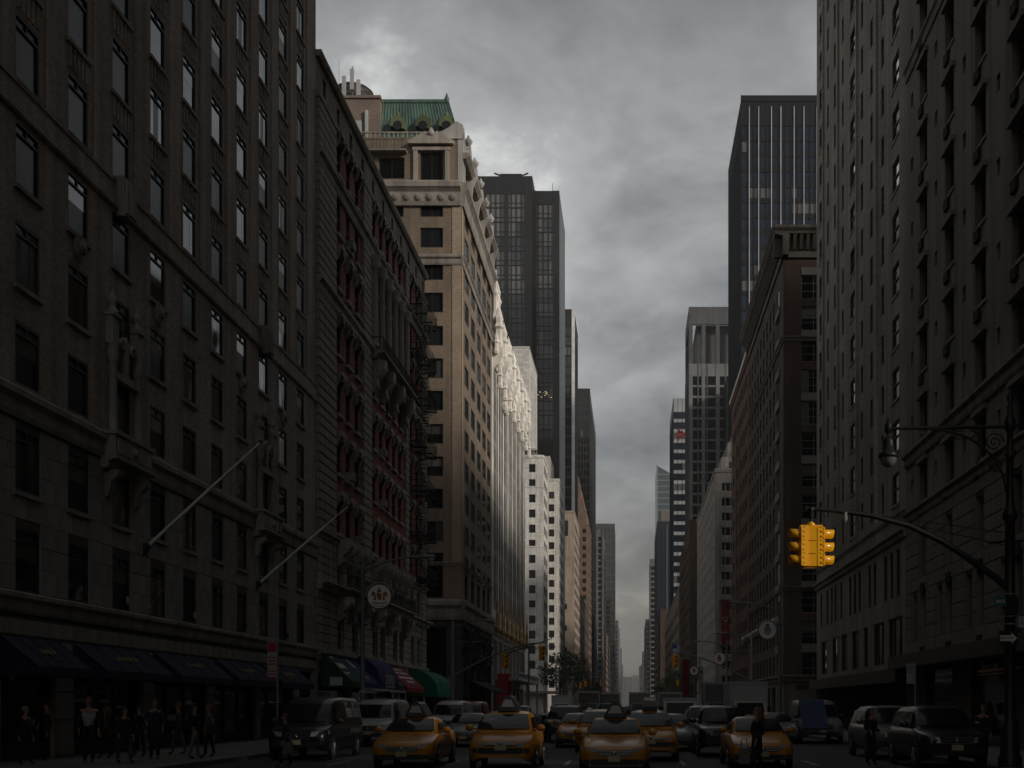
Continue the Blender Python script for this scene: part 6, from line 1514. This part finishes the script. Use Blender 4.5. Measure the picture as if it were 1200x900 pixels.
def signal_pole(x, Y, d, label, arm, sx, slabels, H=6.4):
    t = thing('signal_pole', label, 'signal pole', (x, Y, 0), 0, 'signal poles with long arms')
    p = MB(); p.lathe((0, 0, 0), [(.22, 0), (.22, .8), (.13, .95), (.09, H + 1.4), (.02, H + 1.55)], 10); p.build('pole', M_steel, t)
    a = MB(); n = 8
    a.tube([(d * arm * k / n, 0, H - 2.6 + 2.5 * math.sin(k / n * math.pi / 2)) for k in range(n + 1)], [.08 - .004 * k for k in range(n + 1)], 7); a.tube([(0, 0, H), (d * arm * .9, 0, H - .15)], .02, 4); a.build('signal_arm', M_steel, t)
    a = MB(); a.tube([(0, 0, H + 1.0), (d * 1.4, 0, H + 1.5), (d * 2.4, 0, H + 1.55)], .04, 6); a.lathe((d * 2.3, 0, H + 1.52), [(.05, 0), (.1, d * .2), (.1, d * .6), (.03, d * .7)], 8, axis='x'); a.build('lamp_arm', M_steel, t)
    q = MB(); q.box(-.2, .2, -.25, -.1, 3.0, 3.9); q.build('walk_signal', M_steel, t)
    for f, lb in zip(sx, slabels):
        g = thing('traffic_signal', lb, 'traffic light', (x + d * arm * f, Y - .15, H - 2.6 + 2.5 * math.sin(f * math.pi / 2) - 1.3), 0, 'yellow signals on the far arms')
        visor_head(g, 0.5, 0, .12); visor_head(g, math.pi - .3, 0, .12)
        k = MB(); k.tube([(0, 0, 1.05), (0, 0, 1.35)], .035, 6); k.build('hanger', M_steel, g)
signal_pole(-13.2, 88, 1, 'grey signal pole at the corner of the tan brick building', 7.0, (.55, .93), ('yellow signal midway on the left corner arm, against the red shop banner', 'yellow signal at the tip of the left corner arm'))
signal_pole(10.3, 103, -1, 'signal pole on the right kerb beyond the white box truck', 7.4, (.9,), ('single yellow signal on the right hand arm',))
signal_pole(-12.9, 212, 1, 'far signal pole by the tree on the left', 8.5, (.45, .55), ('left one of two tiny yellow signals by the tree', 'right one of two tiny yellow signals by the tree'), 7.0)
for x, y, lb in ((-5.5, 213, 'tiny distant yellow signal over the middle of the far crossing'), (8.2, 214, 'tiny distant yellow signal at the right side of the far crossing')):
    g = thing('traffic_signal', lb, 'traffic light', (x, y, 5.2), 0, 'yellow signals on the far arms'); visor_head(g, .4, 0, .12)
    k = MB(); k.tube([(0, 0, 1.05), (0, 0, 2.2), (3 if x > 0 else -3, 0, 2.3), (3 if x > 0 else -3, 0, -5.2)], .05, 6); k.build('hanger', M_steel, g)
def parking_sign(x, Y, label, top, red):
    t = thing('parking_sign', label, 'sign', (x, Y, 0), 0, 'parking signs on the kerb'); p = MB(); p.box(-.03, .03, -.02, .02, 0, top + .06); p.build('post', M_steel, t)
    z = top
    for i, h in enumerate((.46, .46, .3) if red else (.75,)):
        q = MB(); q.box(-.33, -.02, -.05, -.03, z - h + .01, z); po = q.build('plate', M_frame_wt, t)
        q = MB(); m = M_red if red else M_frame_gy
        if red and i == 0: q.box(-.315, -.035, -.058, -.05, z - .36, z - .03)
        else:
            for k in range(3): q.box(-.3, -.05, -.056, -.05, z - .12 - .11 * k, z - .07 - .11 * k)
        q.build('print_patch', m, po); z -= h
parking_sign(-12.15, 41, 'red and white parking sign on a grey post before the last navy awning', 3.85, True)
parking_sign(10.45, 44, 'pale parking sign on a post at the right kerb', 3.2, False)
# flag far right and the trees
fl = thing('hanging_flag', 'small red, white and blue flag hanging before the banded glass tower', 'flag', (14.3, 300, 14.5)); q = MB(); q.tube([(0, 0, 0), (-4.2, 0, 3.4)], .08, 6); q.build('pole', M_frame_wt, fl)
for i, m in enumerate((mat('flag_blue', (.03, .05, .25)), mat('flag_white', (.5, .5, .5)), mat('flag_red', (.35, .03, .03)))): q = MB(); q.box(-4.0 + .1 * i, -3.0, -.02, .02, 3.0 - 1.5 * (i + 1), 3.0 - 1.5 * i); q.build('stripe', m, fl)
rb = thing('shop_banner', 'narrow red banner on a pole at the right kerb far off', 'banner', (8.6, 190, 0)); q = MB(); q.box(-.5, .5, -.05, .05, 3, 9); q.build('cloth', mat('banner_crimson', (.16, .012, .016)), rb); q = MB(); q.tube([(.6, 0, 0), (.6, 0, 9.2)], .07, 6); q.build('pole', M_black, rb)
def tree(x, Y, h, r, label, seed, m):
    rn = random.Random(seed); t = thing('street_tree', label, 'tree', (x, Y, 0), 0, 'street trees')
    tr = MB(); tr.tube([(0, 0, -.1), (.05, .03, h * .2), (-.05, .05, h * .42), (.08, 0, h * .7)], [h * .022, h * .017, h * .013, h * .005], 8)
    blobs = []
    for k in range(9):
        a = k * 2.4 + rn.uniform(-.4, .4); z = h * rn.uniform(.48, .9); rr = r * rn.uniform(.45, .85) * (1.15 - abs(z / h - .6))
        p = (rr * math.cos(a), rr * math.sin(a), z); tr.tube([(0, .04, h * rn.uniform(.3, .5)), (p[0] * .5, p[1] * .5, z * .82), p], [h * .009, h * .006, h * .002], 5)
        blobs.append((p, (r * rn.uniform(.32, .5), r * rn.uniform(.32, .5), h * rn.uniform(.09, .15))))
    blobs.append(((0, 0, h * .88), (r * .45, r * .45, h * .11))); tr.build('trunk', M_bark, t)
    c = MB(); leaf_cloud(c, blobs, 2600, .17 * h / 10, rn); c.build('crown', m, t)
tree(-14.2, 236, 12.5, 5.0, 'leafy tree on the left pavement before the buff brick house', 1, M_leaf)
tree(-14.0, 285, 11, 4.2, 'darker tree just beyond the leafy one on the left', 2, M_leaf2)
tree(-14.2, 420, 10, 4, 'far small tree at the foot of the left towers', 3, M_leaf2)
tree(12.4, 245, 10, 4.2, 'dark tree on the right pavement under the grey stepped house', 4, M_leaf2)
tree(12.3, 300, 11, 4.8, 'spreading tree on the right before the brown houses', 5, M_leaf)
tree(12.5, 380, 11, 4.6, 'far tree on the right at the foot of the banded tower', 6, M_leaf2)

def park():
    # unseen park and street trees, added behind the camera to block sky light
    rn = random.Random(31); t = thing('unseen_shade_trees', 'unseen trees added behind the camera to shade the near street', 'trees', (0, 0, 0)); t['kind'] = 'stuff'
    tr = MB(); c = MB()
    for x, y, h, r in [(-14.5, 4, 17, 6), (-14.5, -9, 18, 6.5), (11.5, 3, 17, 5.5), (11.5, -10, 18, 6)] + [(-52 + 12.5 * k, -62 - (k % 2) * 6, 23 + (k % 3), 9) for k in range(9)] + [(-46 + 13 * k, -82 - (k % 2) * 5, 26, 9.5) for k in range(8)]:
        tr.tube([(x, y, -.2), (x + .2, y, h * .4), (x, y + .2, h * .8)], [.4, .3, .1], 7)
        leaf_cloud(c, [((x + rn.uniform(-.5, .5) * r, y + rn.uniform(-.5, .5) * r, h * rn.uniform(.5, .88)), (r * .6, r * .6, h * .17)) for _ in range(7)], 900, .55, rn)
    tr.build('trunk', M_bark, t); c.build('crown', M_leaf2, t)
park()
# ------------------------------------------------------------------ people
SKIN = mat('skin', (.36, .2, .14), rough=.6, bump=0, var=.05)
def skinned(name, nodes, edges, m, parent, root, sub=1):
    ids = {k: i for i, k in enumerate(nodes)}
    me = bpy.data.meshes.new(name); me.from_pydata([nodes[k][0] for k in nodes], [(ids[a], ids[b]) for a, b in edges], [])
    o = link(name, me, parent); me.materials.append(m)
    md = o.modifiers.new('skin', 'SKIN'); md.use_smooth_shade = True; md.branch_smoothing = .6
    for k in nodes:
        sv = me.skin_vertices[0].data[ids[k]]; r = nodes[k][1]; sv.radius = r if isinstance(r, tuple) else (r, r); sv.use_root = (k == root)
    s = o.modifiers.new('sub', 'SUBSURF'); s.levels = sub; s.render_levels = sub
    return o
def person(label, x, Y, h, rz, top, legs, hair, stride=.0, armbend=(0.0, 0.0), long_hair=False, z=0.0, coat=False, sleeves=None, group=None):
    t = thing('person', label, 'person', (x, Y, z), rz, group); k = h / 1.75
    V = lambda a, b, c: (a * k, b * k, c * k)
    N = {'pel': (V(0, 0, .95), (.13 * k, .10 * k)), 'waist': (V(0, .0, 1.08), (.125 * k, .09 * k)), 'chest': (V(0, .01, 1.30), (.16 * k, .105 * k)), 'nk0': (V(0, .015, 1.44), (.075 * k, .065 * k)), 'nk1': (V(0, 0, 1.53), .052 * k), 'hd0': (V(0, -.012, 1.60), (.07 * k, .085 * k)), 'hd1': (V(0, -.005, 1.67), (.077 * k, .096 * k)), 'hd2': (V(0, .0, 1.73), (.05 * k, .065 * k))}
    E = [('pel', 'waist'), ('waist', 'chest'), ('chest', 'nk0'), ('nk0', 'nk1'), ('nk1', 'hd0'), ('hd0', 'hd1'), ('hd1', 'hd2')]
    for s, nm in ((-1, 'l'), (1, 'r')):
        st = stride * s; ab = armbend[0 if s < 0 else 1]
        N[nm + 'sh'] = (V(.19 * s, .01, 1.41), .055 * k); N[nm + 'el'] = (V(.24 * s, .03 + .1 * st, 1.13), .042 * k)
        hy = -.12 * st - .24 * ab; hz = .88 + .26 * ab
        N[nm + 'wr'] = (V(.25 * s - .05 * s * ab, hy, hz), .03 * k); N[nm + 'ha'] = (V(.25 * s - .07 * s * ab, hy - .03, hz - .08), (.018 * k, .04 * k))
        E += [('chest', nm + 'sh'), (nm + 'sh', nm + 'el'), (nm + 'el', nm + 'wr'), (nm + 'wr', nm + 'ha')]
        for f, (dy, ln) in enumerate(((-.035, .075), (-.012, .09), (.012, .085), (.034, .065))):
            b = N[nm + 'ha'][0]; N[f'{nm}f{f}a'] = ((b[0], b[1] + dy * k, b[2] - .035 * k), .0095 * k); N[f'{nm}f{f}b'] = ((b[0] - .018 * s * k, b[1] + dy * k, b[2] - (.035 + ln * .8) * k), .008 * k)
            E += [(nm + 'ha', f'{nm}f{f}a'), (f'{nm}f{f}a', f'{nm}f{f}b')]
        b = N[nm + 'wr'][0]; N[nm + 'th'] = ((b[0] - .01 * s * k, b[1] - .06 * k, b[2] - .09 * k), .010 * k); E.append((nm + 'ha', nm + 'th'))
        N[nm + 'hp'] = (V(.09 * s, 0, .90), .085 * k); N[nm + 'kn'] = (V(.10 * s, -.16 * st - .01, .50), .058 * k); N[nm + 'an'] = (V(.10 * s, -.22 * st + .03, .09), .04 * k); N[nm + 'to'] = (V(.11 * s, -.22 * st - .13, .035), (.04 * k, .03 * k))
        E += [('pel', nm + 'hp'), (nm + 'hp', nm + 'kn'), (nm + 'kn', nm + 'an'), (nm + 'an', nm + 'to')]
    skinned('body', N, E, SKIN, t, 'pel')
    def sub(name, keys, grow, m, root, over={}):
        n = {}
        for q in keys:
            p, r = N[q]; r = r if isinstance(r, tuple) else (r, r); n[q] = (over.get(q, p), (r[0] + grow * k, r[1] + grow * k))
        return skinned(name, n, [e for e in E if e[0] in n and e[1] in n], m, t, root)
    arms = [a + b for a in 'lr' for b in ('sh', 'el', 'wr')]
    sub('jacket' if coat else 'shirt', ['pel', 'waist', 'chest', 'nk0'] + ([a for a in arms if a[1:] == 'sh'] if sleeves else arms), .026 if coat else .02, top, 'chest', {'pel': V(0, 0, .87)})
    if sleeves:
        for s in 'lr': sub('sleeve', [s + 'sh', s + 'el', s + 'wr'], .014, sleeves, s + 'el')
    if coat: 
        c = MB(); c.lathe((0, 0, .55 * k), [(.21 * k, 0), (.2 * k, .2 * k), (.175 * k, .45 * k), (.165 * k, .6 * k)], 14); c.v = [(a, b * .72, z_) for a, b, z_ in c.v]; c.build('coat_skirt', top, t)
    sub('trousers', ['pel', 'waist'] + [a + b for a in 'lr' for b in ('hp', 'kn', 'an')], .014, legs, 'pel')
    for s in 'lr': sub('shoe', [s + 'an', s + 'to'], .012, M_black, s + 'an')
    hm = MB(); cx, cy_, cz = V(0, .012, 1.675)
    vs = []; fs = []; n = 14
    for j in range(7):
        th = j / 6 * 1.75
        for i in range(n):
            a = 2 * math.pi * i / n; front = math.sin(a) < -.45
            tt = min(th, .95) if front else th
            vs.append((cx + .092 * k * math.sin(tt) * math.cos(a), cy_ + .112 * k * math.sin(tt) * math.sin(a), cz + .098 * k * math.cos(tt)))
    for j in range(6):
        for i in range(n): fs.append((j * n + i, j * n + (i + 1) % n, (j + 1) * n + (i + 1) % n, (j + 1) * n + i))
    hm.mesh(vs, fs, 0, True)
    if long_hair: hm.tube([V(0, .05, 1.72), V(0, .085, 1.62), V(0, .1, 1.48), V(0, .105, 1.34), V(0, .10, 1.25)], [.09 * k, .11 * k, .12 * k, .10 * k, .04 * k], 10)
    hm.build('hair', hair, t)
    f = MB(); f.prism([V(-.014, -.088, 1.615), V(.014, -.088, 1.615), V(0, -.086, 1.665)], V(0, -.022, -.006)); f.build('nose', SKIN, t)
    f = MB()
    for s in (-1, 1): f.lathe(V(.031 * s, -.086, 1.665), [(.011 * k, 0), (.009 * k, -.008 * k)], 8, axis='y')
    f.build('eye', M_black, t); f = MB(); f.box(-.024 * k, .024 * k, -.092 * k, -.084 * k, 1.578 * k, 1.588 * k); f.build('mouth', mat('lip', (.25, .09, .08), bump=0), t)
    for s in (-1, 1): f = MB(); f.lathe(V(.078 * s, .005, 1.645), [(.022 * k, 0), (.028 * k, .008 * s * k), (.015 * k, .016 * s * k)], 8, axis='x'); f.build('ear', SKIN, t)
    return t
cl = lambda n, c: mat('cloth_' + n, c, rough=.9, var=.15, grain=30, bump=.1)
C_bk, C_wh, C_gy, C_nv, C_dn, C_br, C_ol = cl('black', (.012, .012, .012)), cl('white', (.36, .36, .36)), cl('grey', (.16, .155, .145)), cl('navy', (.02, .025, .05)), cl('denim', (.06, .08, .13)), cl('brown', (.07, .045, .03)), cl('olive', (.06, .06, .035))
H_dk, H_br, H_bl = mat('hair_dark', (.015, .011, .009), rough=.6), mat('hair_brown', (.07, .04, .022), rough=.6), mat('hair_grey', (.3, .28, .25), rough=.6)
GP = 'people on the hotel pavement'
XL = lambda px, Y: (px - VX) * Y / F
person('grey haired person in dark clothes at the far left of the pavement', XL(30, 33.5), 33.5, 1.62, 1.4, C_bk, C_bk, H_bl, .5, group=GP)
person('dark haired person in black pointing left beside the grey haired one', XL(55, 36), 36, 1.74, -.9, C_bk, C_bk, H_dk, .2, (.9, 0), group=GP)
person('tall man in a white shirt with dark sleeves before the wide navy awning', XL(104, 34), 34, 1.9, .35, C_wh, C_bk, H_dk, .5, (.15, .1), sleeves=C_bk, group=GP)
person('dark haired woman in a patterned dark top right of the tall man', XL(124, 37.5), 37.5, 1.62, -1.5, C_br, C_bk, H_br, .6, long_hair=True, group=GP)
person('dark haired woman in a black jacket two steps right of the tall man', XL(146, 34.2), 34.2, 1.6, 1.2, C_bk, C_dn, H_dk, .8, (.3, 0), long_hair=True, coat=True, group=GP)
person('short person in black in front of the stone pier', XL(163, 38.5), 38.5, 1.66, -2.2, C_bk, C_bk, H_dk, .5, group=GP)
person('tall man in dark jacket with open white collar by the stone pier', XL(181, 36.5), 36.5, 1.85, .3, C_nv, C_bk, H_dk, .6, (.8, .2), coat=True, group=GP)
person('person in a dark top and blue jeans under the third awning', XL(209, 40.5), 40.5, 1.72, -1.3, C_ol, C_dn, H_br, .9, (.6, 0), group=GP)
person('man in black top and pale trousers left of the woman in grey', XL(228, 37), 37, 1.72, 2.4, C_bk, C_gy, H_dk, .9, (0, .3), group=GP)
person('woman in a pale grey sweater carrying a dark bag by the stone pier', XL(245, 38.5), 38.5, 1.68, -1.1, C_gy, C_bk, H_br, .7, (.5, .2), long_hair=True, group=GP)
person('person in dark green crossing before the black van', XL(334, 35.2), 35.2, 1.56, -1.2, cl('green_dark', (.02, .04, .03)), C_bk, H_br, .8, z=-.15)
person('woman in a long black coat with long reddish hair crossing before the taxi', XL(887, 32), 32, 1.74, -1.3, C_bk, C_bk, mat('hair_auburn', (.11, .04, .02), rough=.6), .7, (.2, .1), True, -.15, True)
person('dark haired woman standing before the large grey car on the right', XL(1021, 36), 36, 1.72, .6, C_bk, C_bk, H_dk, .2, (.8, .6), True, -.15)
person('person in dark clothes at the right kerb beyond the lamp post', XL(1152, 35), 35, 1.68, -.5, C_bk, C_nv, H_dk, .3)
def bag(label, x, Y, z, w, h, m):
    t = thing('shoulder_bag', label, 'bag', (x, Y, z)); b = MB(); b.prism([(a, -.06, c) for a, c in ((-w / 2, 0), (w / 2, 0), (w * .42, h), (-w * .42, h))], (0, .12, 0)); b.build('pouch', m, t)
    s = MB(); s.tube([(-w * .35, 0, h), (-w * .2, 0, h + .25), (w * .2, 0, h + .25), (w * .35, 0, h)], .015, 5); s.build('strap', m, t)
bag('dark shoulder bag held by the woman in the pale grey sweater', XL(251, 38.4), 38.2, .75, .36, .32, C_nv)
bag('pale carrier bag in the hand of the person crossing before the black van', XL(338, 35), 34.95, .25, .3, .34, C_gy)
bag('pale carrier bag hanging beside the woman in the long black coat', XL(872, 31.8), 31.8, .1, .3, .42, C_gy)
